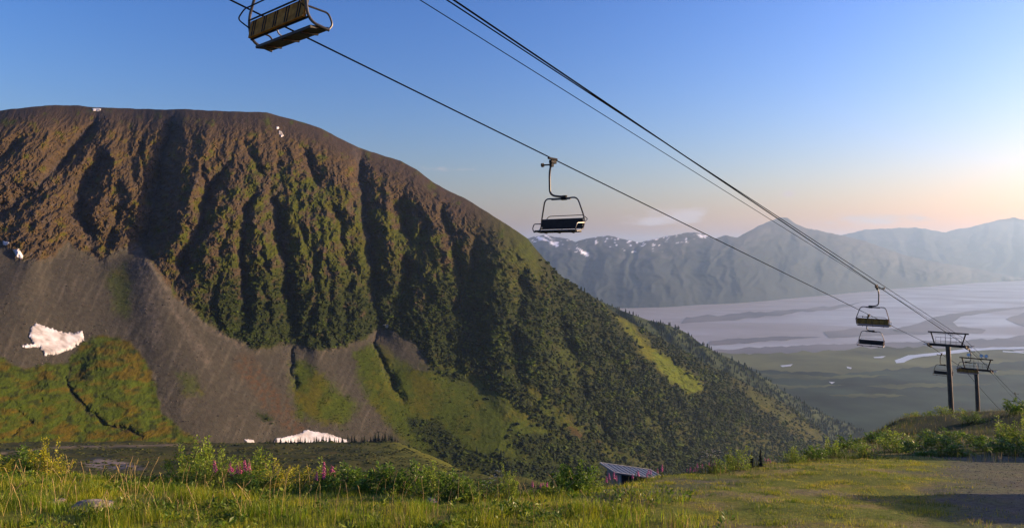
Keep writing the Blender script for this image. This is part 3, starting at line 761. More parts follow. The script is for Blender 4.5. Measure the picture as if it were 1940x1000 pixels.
# ------------------------------------------------------------------ the hill the camera stands on
RIM = np.array([(-60, 16), (-30, 17.5), (-13.6, 18.4), (-6.4, 15.5), (-1.0, 12.8), (1.8, 14.0), (4.3, 17.6), (6.6, 19.2), (10.4, 23), (18.4, 36), (30, 54), (60.8, 97), (120, 180), (400, 560)], float)
def rim_dist(x, y):
    """plan distance past the edge of the hilltop, negative on top"""
    d, side, pos = line_d(RIM, x, y)
    return d * side
SH, SV = 0.0, 0.0
def lower_z(y):
    return interp([(0, -3), (20, -7.2), (45, -16.4), (100, -33.5), (200, -63.5), (400, -116), (560, -153), (640, -185), (900, -330)], y)
def ground_z(x, y):
    x = np.asarray(x, float); y = np.asarray(y, float)
    top = -1.7 - 0.224 * y
    # bank on the right beside the line
    top = top + 1.5 * smooth(25.5, 38, x) * smooth(26, 44, y) * (1 - smooth(50, 80, y)) + 1.0 * np.exp(-((x - 80) ** 2 + (y - 118) ** 2) / 150.0)
    top = top + 0.35 * fbm(x / 7, y / 7, 299, 3) * smooth(22, 34, y) + 2.5 * smooth(20, 60, x - 0.9 * y)
    rd = rim_dist(x, y)
    top = top + 0.06 * fbm(x / 1.6, y / 1.6, 301, 4) + 0.10 * fbm(x / 6, y / 6, 303, 2)
    low = lower_z(y) + 3.0 * fbm(x / 40, y / 40, 305, 4) * smooth(30, 120, y) + 0.9 * fbm(x / 9, y / 9, 307, 3)
    xe = interp([(0, 60), (40, 34), (60, 20), (80, 8), (120, -3), (230, -22), (500, -86), (560, -100), (900, -160)], y)
    xe = xe + 0.06 * y * fbm(y / 40, y * 0, 309, 3)
    past = np.maximum(x - xe, 0)
    low = low - 0.62 * past ** 2 / (past + 12.0)
    low = low - np.where(y > 555, (y - 555) * 0.35, 0)
    over_ = np.maximum(rd, 0)
    fall = top - 0.75 * over_ ** 2 / (over_ + 1.2)
    k = 1.2
    h = np.clip(0.5 + 0.5 * (fall - low) / k, 0, 1)          # smooth maximum
    z = low * (1 - h) + fall * h + k * h * (1 - h)
    z = np.where(rd < -0.3, np.maximum(z, top - 0.05), z)
    return z
def ground_hit(px, py, dmin=3.0, dmax=700.0):
    """where the sight line through a pixel first meets the hill"""
    a, b = ray(px, py)
    d = np.geomspace(dmin, dmax, 1500)
    zz = ground_z(float(a) * d, d)
    hit = np.where(float(b) * d <= zz)[0]
    k = hit[0] if len(hit) else len(d) - 1
    return Vector((float(a) * d[k], d[k], float(zz[k])))

az = np.radians(np.linspace(-60, 62, 420))
rad = np.concatenate([np.geomspace(1.5, 60, 200), np.geomspace(61, 900, 150)])
GA, GR = np.meshgrid(np.tan(az * 0.985), rad)
GX, GY = GA * GR, GR.copy()
# behind and beside the camera the hill simply goes on
GZ = ground_z(GX, GY)
GPX = px_of(GX, GY, GZ); GPY = py_of(GX, GY, GZ)
n1 = fbm(GX / 1.3, GY / 1.3, 311, 4, 0.6); n2 = fbm(GX / 5, GY / 5, 313, 4); n3 = fbm(GX / 45, GY / 45, 315, 4); n4 = fbm(GX / 14, GY / 14, 317, 4)
rd = rim_dist(GX, GY)
c = col3((0.11, 0.13, 0.018), GX.shape)
c = over(c, (0.20, 0.165, 0.035), smooth(-0.1, 0.35, n1 + 0.5 * n2))
c = over(c, (0.12, 0.108, 0.07), 0.7 * smooth(0.18, 0.4, n2 + 0.6 * n1 + 0.1) * smooth(0, 5, GX))
# gravel pad on the right, path by the shed
grav = smooth(-0.8, 0.8, (GX - (1.4 + 0.52 * GY) + 2.2 * n2 + 1.2 * n1)) * (rd < 0.5)
grav = np.maximum(grav, smooth(-0.5, 0.5, 0.9 - line_d([(2.2, 13.4), (3.4, 14.9), (4.6, 16.2)], GX, GY)[0] + 0.5 * n1) * 0.9)
c = over(c, (0.070, 0.076, 0.062), grav * (0.75 + 0.4 * n1))
c = over(c, (0.030, 0.038, 0.010), smooth(23, 28, GY) * (rd < 2) * 0.95)
# lower slope: dark mountain heath with lighter turf to the right, gravel bar, track
lw = smooth(1.0, 4.0, rd)
lc = col3((0.042, 0.046, 0.012), GX.shape)
lc = over(lc, (0.065, 0.05, 0.014), smooth(0, 0.4, n4 + 0.4 * n3))
lc = over(lc, (0.022, 0.030, 0.010), smooth(0.05, 0.3, n3 + 0.4 * n4))
xe_ = interp([(0, 60), (40, 34), (60, 20), (80, 8), (120, -3), (230, -22), (500, -86), (900, -160)], GY)
lc = over(lc, (0.075, 0.085, 0.012), 0.8 * smooth(-30, 0, GX - xe_ + 16 * n4) * smooth(60, 140, GY))
lc = over(lc, (0.15, 0.13, 0.12), smooth(-3, 4, poly_sd([(150, 872), (185, 868), (225, 873), (262, 880), (272, 888), (230, 890), (170, 886)], GPX, GPY) + 6 * n4))
lc = over(lc, (0.16, 0.13, 0.09), np.exp(-(line_d([(-20, 862), (60, 852), (120, 846), (250, 844), (340, 842)], GPX, GPY)[0] / 1.6) ** 2) * (GY > 150))
c = c * (1 - lw[..., None]) + lc * lw[..., None]
m_ground = terrain_mat("turf_and_gravel", 9.0, bump=0.03, bump_scale=14.0, var=0.5)
me = mesh_np("ground", np.stack([GX, GY, GZ], -1).reshape(-1, 3), grid_faces(*GX.shape), np.clip(c, 0.004, 0.9).reshape(-1, 3))
tag(link("ground", me, m_ground), kind="structure")
# ------------------------------------------------------------------ mesh builders for objects
class MB:
    """collects shapes into one mesh"""
    def __init__(self): self.v, self.f = [], []
    def add(self, v, f):
        o = len(self.v); self.v += [tuple(p) for p in v]; self.f += [tuple(i + o for i in q) for q in f]; return self
    def box(self, c, s, rot=None):
        hx, hy, hz = s[0] / 2, s[1] / 2, s[2] / 2
        b = min(hx, hy, hz) * 0.25                       # chamfered edges
        bm = bmesh.new(); bmesh.ops.create_cube(bm, size=1.0)
        for p in bm.verts: p.co = Vector((p.co.x * s[0], p.co.y * s[1], p.co.z * s[2]))
        bmesh.ops.bevel(bm, geom=list(bm.edges), offset=b, segments=1, affect='EDGES', profile=0.5)
        M = (rot or Matrix.Identity(3))
        bm.verts.index_update()
        self.add([M @ p.co + Vector(c) for p in bm.verts], [[p.index for p in q.verts] for q in bm.faces]); bm.free(); return self
    def tube(self, pts, r, n=8, caps=True):
        pts = [Vector(p) for p in pts]; rs = r if isinstance(r, (list, tuple)) else [r] * len(pts)
        v, f = [], []
        up = None
        for i, p in enumerate(pts):
            t = (pts[min(i + 1, len(pts) - 1)] - pts[max(i - 1, 0)]).normalized()
            if up is None:
                up = t.orthogonal().normalized()
            up = (up - t * up.dot(t)).normalized()
            s = t.cross(up)
            for k in range(n):
                a = 2 * math.pi * k / n
                v.append(p + (up * math.cos(a) + s * math.sin(a)) * rs[i])
        for i in range(len(pts) - 1):
            for k in range(n):
                a, b = i * n + k, i * n + (k + 1) % n
                f.append((a, b, b + n, a + n))
        if caps: f += [tuple(range(n))[::-1], tuple((len(pts) - 1) * n + k for k in range(n))]
        return self.add(v, f)
    def wheel(self, c, axis, r, w, n=14):
        a = Vector(axis).normalized()
        return self.tube([Vector(c) - a * w / 2, Vector(c) - a * w / 6, Vector(c) + a * w / 6, Vector(c) + a * w / 2], [r, r * 0.86, r * 0.86, r], n)
    def build(self, name, mat, parent=None, smooth_shade=True):
        me = bpy.data.meshes.new(name); me.from_pydata(self.v, [], self.f)
        me.validate(); me.update()
        if smooth_shade:
            me.polygons.foreach_set("use_smooth", [True] * len(me.polygons))
            me.set_sharp_from_angle(angle=math.radians(38))
        return link(name, me, mat, parent)
def rounded(pts, r=0.2, n=5):
    """polyline with filleted corners"""
    P = [Vector(p) for p in pts]; out = [P[0]]
    for i in range(1, len(P) - 1):
        a, b = (P[i - 1] - P[i]), (P[i + 1] - P[i])
        k = min(r, a.length * 0.48, b.length * 0.48)
        A, B = P[i] + a.normalized() * k, P[i] + b.normalized() * k
        for j in range(n + 1):
            t = j / n
            out.append(A * (1 - t) ** 2 + P[i] * 2 * t * (1 - t) + B * t * t)
    return out + [P[-1]]
def copy_tree(o, parent=None):
    c = o.copy(); col.objects.link(c); c.parent = parent
    for ch in list(o.children): copy_tree(ch, c)
    return c

m_galv = plain_mat("galvanised_steel", (0.085, 0.085, 0.088), 0.42, 0.75, 0.25, 3.0)
m_dark = plain_mat("black_painted_steel", (0.016, 0.016, 0.017), 0.7, 0.0, 0.3, 6.0, spec=0.12)
m_tube = plain_mat("dark_tube_steel", (0.05, 0.05, 0.052), 0.35, 0.6, 0.25, 3.0)
m_seat = plain_mat("black_seat_pad", (0.018, 0.017, 0.018), 0.6, 0.0, 0.3, 5.0)
m_reflect = plain_mat("reflection_brown_panel", (0.30, 0.15, 0.035), 0.85, 0.0, 0.4, 7.0, spec=0.05)  # brown tone carries ground glow reflected onto the chair backs
m_rubber = plain_mat("black_rubber", (0.02, 0.02, 0.02), 0.7, 0, 0.2, 9)
m_rope = plain_mat("steel_rope", (0.004, 0.004, 0.004), 0.9, 0.0, 0.3, 20, spec=0.0)
m_glass, nt, b = new_mat("lamp_glass"); b.inputs["Base Color"].default_value = (0.5, 0.52, 0.55, 1); b.inputs["Roughness"].default_value = 0.12

# ------------------------------------------------------------------ ropes of the lift
LA, LB = Vector(at(1047, 301, 32.5)), Vector(at(1756, 650, 97.4))
Ldir = (LB - LA)
RA, RB = Vector(at(841, -12, 20.3)), Vector(at(1826, 652, 94.6))
Rdir = (RB - RA)
L2, R2 = Vector(at(1824, 696, 117.4)), Vector(at(1871, 693, 114.6))
LINE_AZ = math.atan2(Ldir.x, Ldir.y)
uh = Vector((math.sin(LINE_AZ), math.cos(LINE_AZ), 0))
L3 = L2 + uh * 90 + Vector((0, 0, -27)); R3 = R2 + uh * 90 + Vector((0, 0, -23))
def sag(a, b, k, n=24):
    return [a.lerp(b, t / n) + Vector((0, 0, -4 * k * (t / n) * (1 - t / n))) for t in range(n + 1)]
def rope(name, pts, r, label, n=6):
    mb = MB(); mb.tube(pts, r, n)
    return tag(mb.build(name, m_rope), label, "cable", "steel lines of the chairlift")
rope("haul_rope", sag(LA - Ldir * 0.95, LB, 0.0) + sag(LB, L2, 0.12, 8)[1:] + sag(L2, L3, 0.5, 12)[1:], 0.030, "left haul rope carrying the middle chair across the sky")
rope("haul_rope", sag(RA - Rdir * 0.55, RB, 0.0) + sag(RB, R2, 0.12, 8)[1:] + sag(R2, R3, 0.5, 12)[1:], 0.030, "thick right haul rope, lower of the close pair of lines")
C1 = Vector(at(1826, 641, 95.2))
CA = Vector(at(852, 4, 20.3))
rope("signal_cable", sag(CA - (C1 - CA) * 0.5, C1, 0.0) + sag(C1, R2 + Vector((0, 0, 1.0)), 0.1, 6)[1:], 0.022, "steel signal cable running just above the thick right haul rope")
T1 = Vector(at(1797, 627, 95.5)); TA = Vector(at(795, 0, 20.6))
rope("telephone_line", sag(TA - (T1 - TA) * 0.5, T1, 0.0) + sag(T1, Vector(at(1850, 671, 116)), 0.1, 6)[1:] + sag(Vector(at(1850, 671, 116)), Vector(at(1850, 671, 116)) + uh * 90 + Vector((0, 0, -25)), 0.5, 8)[1:], 0.015, "thinnest line, running left of the close pair to the tower top")

# ------------------------------------------------------------------ chairs
def make_chair():
    root = empty("lift_chair", (0, 0, 0))
    g = MB()                                            # grip: jaws on the rope, roller arm, spring body
    g.tube([(0, -0.32, 0.05), (0, 0.32, 0.05)], 0.055, 8)
    g.box((0.02, -0.04, -0.09), (0.16, 0.42, 0.16))
    g.box((0.06, 0.0, -0.22), (0.14, 0.2, 0.2))
    gr = g.build("grip", m_dark, root)
    a = MB(); a.tube([(0.08, 0.0, -0.22), (0.55, 0.0, -0.2)], 0.035, 8); a.wheel((0.60, 0.0, -0.2), (1, 0, 0), 0.1, 0.07, 12)
    a.build("roller_arm", m_dark, gr)
    h = MB(); h.tube(rounded([(0.10, 0, -0.2), (0.2, -0.02, -0.62), (0.2, -0.05, -1.66), (-0.34, -0.46, -1.72)], 0.3, 6), 0.05, 10)
    h.build("hanger", m_tube, root)
    c = MB(); c.box((-0.18, -0.36, -1.76), (0.30, 0.16, 0.22)); c.build("clamp", m_dark, root)
    bl = MB()
    for s in (-1, 1):
        bl.tube(rounded([(0, -0.36, -1.8), (s * 0.95, -0.36, -1.76), (s * 1.27, -0.50, -2.75), (s * 1.25, -0.42, -3.27), (s * 1.25, 0.12, -3.36)], 0.26, 6), 0.036, 8)
    bl.box((0, -0.36, -1.8), (1.1, 0.09, 0.1))
    bl.build("bail_frame", m_tube, root)
    tilt = Matrix.Rotation(math.radians(-12), 3, 'X')
    bk = MB(); bk.box((0, -0.47, -2.98), (2.42, 0.06, 0.44), tilt); back = bk.build("backrest", m_reflect, root, False)
    pd = MB(); pd.box((0, -0.425, -2.975), (2.40, 0.05, 0.45), tilt); pd.build("back_pad", m_seat, root, False)
    for k in (-1.0, -0.5, 0.0, 0.5, 1.0):
        st = MB()
        for d in (-0.05, 0.05): st.box((k + d, -0.505, -2.98), (0.03, 0.02, 0.40), tilt)
        st.build("strap", m_dark, back, False)
    bf = MB(); bf.tube([(-1.24, -0.50, -2.75), (1.24, -0.50, -2.75)], 0.022, 6); bf.tube([(-1.24, -0.44, -3.2), (1.24, -0.44, -3.2)], 0.028, 6)
    bf.build("back_rail", m_dark, root)
    tilt2 = Matrix.Rotation(math.radians(7), 3, 'X')
    s_ = MB(); s_.box((0, -0.10, -3.34), (2.42, 0.50, 0.07), tilt2); seat = s_.build("seat", m_seat, root, False)
    for x in (-0.8, 0, 0.8):
        sr = MB(); sr.box((x, -0.10, -3.395), (0.05, 0.46, 0.04), tilt2); sr.build("seat_bracket", m_dark, seat, False)
    cs = MB(); cs.tube(rounded([(0, -0.47, -3.15), (0, -0.43, -3.32), (0, -0.2, -3.37)], 0.08, 3), 0.02, 6); cs.build("centre_support", m_galv, root)
    for s in (-1, 1):
        ar = MB(); ar.tube(rounded([(s * 1.27, -0.47, -2.95), (s * 1.27, 0.10, -2.98), (s * 1.26, 0.22, -3.22), (s * 1.25, 0.10, -3.36)], 0.1, 4), 0.024, 7)
        ar.build("armrest", m_tube, root)
    rb = MB(); rb.tube(rounded([(-1.20, -0.50, -2.95), (-1.26, -0.78, -2.78), (-1.0, -0.74, -2.58), (1.0, -0.74, -2.58), (1.26, -0.78, -2.78), (1.20, -0.50, -2.95)], 0.1, 4), 0.018, 6)
    rb.build("restraint_bar", m_dark, root)
    for o in root.children:
        if not o.name.startswith(("grip", "hanger")): o.location = (-0.14, -0.10, 0.0)
    return root
def on(a, d, D): return a + d * ((D - a.y) / d.y)
proto = make_chair()
spots = [(on(RA, Rdir, 16.72), 0, "near chair cut by the top edge, seen from below with brown back panel"),
         (on(LA, Ldir, 32.5), 1, "black chair hanging alone in mid sky from the left rope"),
         (on(RA, Rdir, 58.4), 0, "upper of the two overlapping chairs left of the towers, on the right rope"),
         (on(LA, Ldir, 74.3), 1, "lower of the two overlapping chairs left of the towers, on the left rope"),
         (LB.lerp(L2, 0.37), 1, "small chair half hidden behind the pole of the nearer tower"),
         (RB.lerp(R2, 0.20), 0, "chair whose seat overlaps the crossarm of the farther tower"),
         (R2.lerp(R3, 0.47), 0, "farthest chair, low above the bank at the right edge")]
for i, (p, rev, lab) in enumerate(spots):
    o = proto if i == 0 else copy_tree(proto)
    o.location = p + Vector((0, 0, -0.05))
    o.rotation_euler = (0, 0, -LINE_AZ + (math.pi if rev else 0))
    tag(o, lab, "chairlift chair", "chairs of the lift")

# ------------------------------------------------------------------ towers
def make_tower(base, arm_h, top_h, gauge, lab, lights=False, lean=0.075):
    root = empty("lift_tower", base, -LINE_AZ)
    sh = Vector((-0.55, -0.84, 0)) * lean                # the mast leans a little back up the line
    def P(x, y, z): return Vector((x + sh.x * z, y + sh.y * z, z))
    t = MB(); t.tube([P(0, 0, -1.0), P(0, 0, arm_h * 0.5), P(0, 0, arm_h + 0.1)], [0.33, 0.30, 0.27], 20); pole = t.build("pole", m_galv, root)
    fl = MB(); fl.tube([P(0, 0, -0.4), P(0, 0, 0.12)], 0.62, 16); fl.build("footing", m_galv, root)
    ld = MB()
    for s in (-0.2, 0.2): ld.tube([P(s, -0.52, 0.6), P(s, -0.50, arm_h)], 0.02, 5)
    for k in range(int(arm_h / 0.33)): ld.tube([P(-0.2, -0.52, 0.7 + k * 0.33), P(0.2, -0.52, 0.7 + k * 0.33)], 0.013, 4)
    ld.build("ladder", m_galv, pole)
    top = P(0, 0, arm_h)
    a = MB(); a.box(top + Vector((0, 0, 0)), (gauge + 0.5, 0.32, 0.34)); a.build("crossarm", m_dark, root, False)
    slope = math.atan(-0.21)
    for s in (-1, 1):
        c = top + Vector((s * gauge / 2, 0, -0.12))
        tr = MB(); rt = Matrix.Rotation(slope, 3, 'X')
        tr.box(c + Vector((-s * 0.12, 0, -0.12)), (0.10, 2.5, 0.16), rt); train = tr.build("sheave_train", m_dark, root, False)
        for k in range(6):
            y = -1.1 + k * 0.44
            w = MB(); w.wheel(c + rt @ Vector((0, y, -0.05)), (1, 0, 0), 0.2, 0.12); w.build("sheave", m_rubber, train)
        cc = MB(); cc.box(c + Vector((s * 0.42, 0, 0.1)), (0.5, 1.3, 0.04)); cc.tube([c + Vector((s * 0.2, 0.55, 0.1)), c + Vector((s * 0.75, 0.55, 0.28))], 0.03, 6)
        cc.build("catwalk", m_galv, root, False)
    bw = gauge * 1.08
    tz = top + Vector((0, 0, top_h - arm_h))
    tb = MB(); tb.box(tz, (bw, 0.2, 0.18)); tb.build("lifting_beam", m_dark, root, False)
    for s in (-1, 1):
        p = MB(); p.tube([top + Vector((s * gauge * 0.36, 0, 0.1)), tz + Vector((s * gauge * 0.46, 0, 0))], 0.09, 8); p.build("frame_leg", m_dark, root)
    rl = MB()
    for z in (0.55, 1.05): rl.tube([top + Vector((-gauge * 0.34, 0.3, z)), top + Vector((gauge * 0.34, 0.3, z))], 0.025, 5)
    for k in range(6):
        x = -gauge * 0.34 + k * gauge * 0.136
        rl.tube([top + Vector((x, 0.3, 0.15)), top + Vector((x, 0.3, 1.05))], 0.02, 5)
    for k in (-0.3, 0.3): rl.tube([top + Vector((k, -0.3, 0.1)), tz + Vector((k, -0.1, 0))], 0.025, 5)
    rl.build("handrail", m_galv, root)
    if lights:
        for x in (-0.22 * bw, 0.16 * bw, 0.3 * bw):
            fx = MB(); fx.tube([tz + Vector((x, 0, 0.05)), tz + Vector((x, 0, 0.42))], 0.03, 6)
            fx.tube([tz + Vector((x, 0.16, 0.5)), tz + Vector((x, 0.02, 0.54)), tz + Vector((x, -0.2, 0.58))], [0.12, 0.2, 0.27], 14)
            lamp = fx.build("floodlight", m_dark, root)
            lg = MB(); lg.tube([tz + Vector((x, -0.2, 0.58)), tz + Vector((x, -0.215, 0.583))], 0.25, 14); lg.build("lamp_glass", m_glass, lamp)
    return tag(root, lab, "lift tower", "chairlift towers")
B1 = Vector(at(1803, 797, 96.0)); B1.z = float(ground_z(B1.x, B1.y)) - 0.05
B2 = Vector(at(1853, 780, 116.0)); B2.z = float(ground_z(B2.x, B2.y)) - 0.05
make_tower(B1, LB.z - B1.z - 0.1, LB.z - B1.z + 1.65, 4.5, "nearer grey chairlift tower standing above the bank with bare top beam")
make_tower(B2, L2.z - B2.z - 0.1, L2.z - B2.z + 1.75, 4.4, "farther chairlift tower with three round floodlights on its top beam", True)

# ------------------------------------------------------------------ the shed below the edge
m_roof = plain_mat("blue_grey_roof_metal", (0.13, 0.15, 0.18), 0.5, 0.4, 0.15, 2.0)
m_trim = plain_mat("pale_trim", (0.40, 0.38, 0.34), 0.5, 0.0, 0.1, 3.0)
m_wallg = plain_mat("grey_board_wall", (0.24, 0.20, 0.16), 0.8, 0, 0.2, 4.0)
m_wallb = plain_mat("dark_board_wall", (0.05, 0.045, 0.04), 0.85, 0, 0.3, 4.0)
def make_shed():
    Bc, vx, wx_ = Vector((6.76, 45.0, -14.31)), Vector((3.60, 0.73, -0.72)), Vector((-0.61, 3.0, -0.26))
    root = empty("shed", (Bc.x + 1.5, Bc.y + 1.8, -17.3))
    inv = Matrix.Translation(-root.location)
    def W(u, v, dz=0.0): return Bc + vx * u + wx_ * v + Vector((0, 0, dz)) - root.location
    nrm = vx.cross(wx_).normalized()
    r = MB(); q = [W(0, 0), W(1, 0), W(1, 1), W(0, 1)]
    r.add(q + [p - nrm * 0.08 for p in q], [(0, 1, 2, 3), (7, 6, 5, 4), (0, 4, 5, 1), (1, 5, 6, 2), (2, 6, 7, 3), (3, 7, 4, 0)])
    roof = r.build("roof", m_roof, root, False)
    for k in range(10):
        u = 0.05 + k * 0.1
        s = MB(); s.tube([W(u, 0.01) + nrm * 0.015, W(u, 0.99) + nrm * 0.015], 0.022, 4); s.build("roof_seam", m_roof, roof, False)
    for (a, b_) in (((0, 0), (1, 0)), ((0, 0), (0, 1)), ((0, 1), (1, 1)), ((1, 0), (1, 1))):
        t = MB(); t.tube([W(*a) + nrm * 0.01, W(*b_) + nrm * 0.01], 0.05, 4); t.build("roof_trim", m_trim, roof, False)
    fl = -0.2
    def wall(name, a, b_, m, n):
        A, B_ = W(*a, -0.12), W(*b_, -0.12)
        for k in range(n):
            p, q_ = A.lerp(B_, k / n), A.lerp(B_, (k + 0.94) / n)
            nn = (q_ - p).cross(Vector((0, 0, 1))).normalized() * 0.05
            bd = MB(); bot = -0.2
            v = [Vector((p.x, p.y, bot)), Vector((q_.x, q_.y, bot)), q_, p]
            bd.add(v + [x + nn for x in v], [(0, 1, 2, 3), (7, 6, 5, 4), (0, 4, 5, 1), (1, 5, 6, 2), (2, 6, 7, 3), (3, 7, 4, 0)])
            bd.build(name, m, root, False)
    wall("wall_board", (0.12, 0.12), (0.92, 0.12), m_wallb, 12)
    wall("wall_board", (0.12, 0.90), (0.12, 0.12), m_wallg, 9)
    wall("wall_board", (0.92, 0.12), (0.92, 0.90), m_wallg, 9)
    wall("wall_board", (0.92, 0.90), (0.12, 0.90), m_wallg, 12)
    for uv in ((0.12, 0.1), (0.92, 0.1)):
        p = W(*uv, -0.1); ps = MB(); ps.box(Vector((p.x, p.y, (p.z - 0.2) / 2)), (0.14, 0.14, p.z + 0.2)); ps.build("corner_post", m_trim, root, False)
    return tag(root, "small shed with slanting blue-grey metal roof below the edge of the lawn", "shed")
make_shed()
# ------------------------------------------------------------------ conifers on the terrace edge
m_needle = leaf_mat("conifer_needles", 0.15, 0.7)
m_bark = plain_mat("bark", (0.06, 0.045, 0.035), 0.9, 0, 0.3, 6.0)
def conifer_meshes(seed):
    r = np.random.default_rng(seed)
    V, Fc, C = [], [], []
    for k in range(150):                                 # drooping sprays around the stem, unit height
        z = r.uniform(0.06, 0.98) ** 0.9; a = r.uniform(0, 2 * np.pi)
        L_ = (1 - z) * 0.24 * r.uniform(0.6, 1.25) + 0.02; w = L_ * 0.42
        d = np.array([math.cos(a), math.sin(a), 0]); s = np.array([-d[1], d[0], 0])
        o = len(V)
        V += [d * 0.005 + [0, 0, z + 0.035], d * L_ * 0.6 + s * w + [0, 0, z - 0.01], d * L_ + [0, 0, z - 0.05], d * L_ * 0.6 - s * w + [0, 0, z - 0.01]]
        Fc += [(o, o + 1, o + 2), (o, o + 2, o + 3)]
        C += [np.array([0.020, 0.030, 0.014]) * r.uniform(0.6, 1.5)] * 4
    return mesh_np("crown", V, Fc, C, False)
crowns = []
for k in range(5):
    me = conifer_meshes(400 + k); me.materials.append(m_needle); crowns.append(me)
tb = MB(); tb.tube([(0, 0, -0.1), (0, 0, 0.5), (0, 0, 0.97)], [0.022, 0.014, 0.003], 6)
trunk_me = bpy.data.meshes.new("trunk"); trunk_me.from_pydata(tb.v, [], tb.f); trunk_me.materials.append(m_bark)
def conifer(x, y, h, label, group, k):
    root = empty("conifer_tree", (x, y, float(ground_z(x, y)) - 0.1), random.uniform(0, 6))
    root.scale = (h, h, h)
    c = link("crown", crowns[k % 5], None, root); t = link("trunk", trunk_me, None, root)
    return tag(root, label, "tree", group)
ONES = "first second third fourth fifth sixth seventh eighth ninth tenth eleventh twelfth thirteenth fourteenth fifteenth sixteenth seventeenth eighteenth nineteenth".split()
TENS = {2: "twent", 3: "thirt", 4: "fort", 5: "fift"}
def nth(k):
    k += 1
    if k < 20: return ONES[k - 1]
    t, o = divmod(k, 10)
    return TENS[t] + ("ieth" if o == 0 else "y-" + ONES[o - 1])
rt = random.Random(5)
tally = {}
for k in range(52):
    px = 505 + 250 * (k / 51) + rt.uniform(-2.2, 2.2); D = 548 + rt.uniform(-8, 6)
    h = rt.choice([2.6, 3.4, 4.2, 5.2]) * rt.uniform(0.8, 1.2) * (1.25 if px > 690 else 1)
    a, _ = ray(px, 840)
    if 522 < px < 695: lab, g = "the small conifers standing against the long snow strip", "conifers in front of the snow strip"
    elif px <= 522: lab, g = "the small conifers left of the long snow strip", "conifers left of the snow strip"
    else: lab, g = "the small conifers right of the long snow strip", "conifers right of the snow strip"
    i_ = tally.get(g, 0); tally[g] = i_ + 1
    conifer(float(a) * D, D, h, nth(i_) + " from left of " + lab, g, k)
for i, (px, h, lab) in enumerate(((711, 8.0, "bushy dark conifer, taller, just right of the snow strip"), (730, 8.5, "tallest bushy conifer at the right end of the terrace row"))):
    a, _ = ray(px, 840); conifer(float(a) * 545, 545, h, lab, "taller conifers of the terrace row", i)
for i, (px, py, h, lab) in enumerate(((1424, 884, 0.55, "dark young conifer behind the leafy bush at the lawn edge"), (1441, 884, 0.62, "dark young conifer, right one of the pair at the lawn edge"))):
    a, _ = ray(px, py); conifer(float(a) * 19.6, 19.6, h, lab, "young conifers at the lawn edge", i + 2)

# low heath and krummholz on the slope below (uncountable)
hy = np.exp(rng.uniform(np.log(60), np.log(556), 34000)); hx = hy * rng.uniform(-0.80, 0.12, 34000)
hn = fbm(hx / 30, hy / 30, 315, 4) + 0.6 * fbm(hx / 9, hy / 9, 319, 3)
ok = (rim_dist(hx, hy) > 2.5) & (rng.random(34000) < smooth(-0.12, 0.25, hn) + 0.04)
hx, hy, hn = hx[ok], hy[ok], hn[ok]
hs = rng.uniform(0.2, 0.65, len(hx)) * (0.6 + hy / 300.0)
hc = np.array([[0.034, 0.042, 0.011]]) * rng.uniform(0.6, 1.7, (len(hx), 1)) + np.array([[0.02, 0.012, 0.0]]) * (rng.random((len(hx), 1)) < 0.2)
scatter_mesh("heath_brush", [blob_proto(s) for s in range(5)], np.stack([hx, hy, ground_z(hx, hy) - 0.15], 1), hs, hs * 0.5, hc, m_brush)
# ------------------------------------------------------------------ leafy shrubs
m_leaf = leaf_mat("shrub_leaves", 0.42, 0.42)
m_stem = plain_mat("green_brown_stem", (0.07, 0.06, 0.025), 0.8, 0, 0.3, 10.0)
def leaf_cloud(pts, dirs, length, width, colr, r):
    """folded lance-shaped leaves at given points"""
    n = len(pts)
    d = dirs / np.linalg.norm(dirs, axis=1, keepdims=True)
    s = np.cross(d, r.normal(0, 1, (n, 3))); s /= np.linalg.norm(s, axis=1, keepdims=True) + 1e-9
    L_ = length[:, None]; W_ = width[:, None]
    nn = np.cross(d, s)
    v = np.stack([pts, pts + d * L_ * 0.45 + s * W_ + nn * W_ * 0.35, pts + d * L_, pts + d * L_ * 0.45 - s * W_ + nn * W_ * 0.35], 1)
    f = np.array([[0, 1, 2], [0, 2, 3]])[None] + (np.arange(n) * 4)[:, None, None]
    return v.reshape(-1, 3), f.reshape(-1, 3), np.repeat(colr, 4, 0)
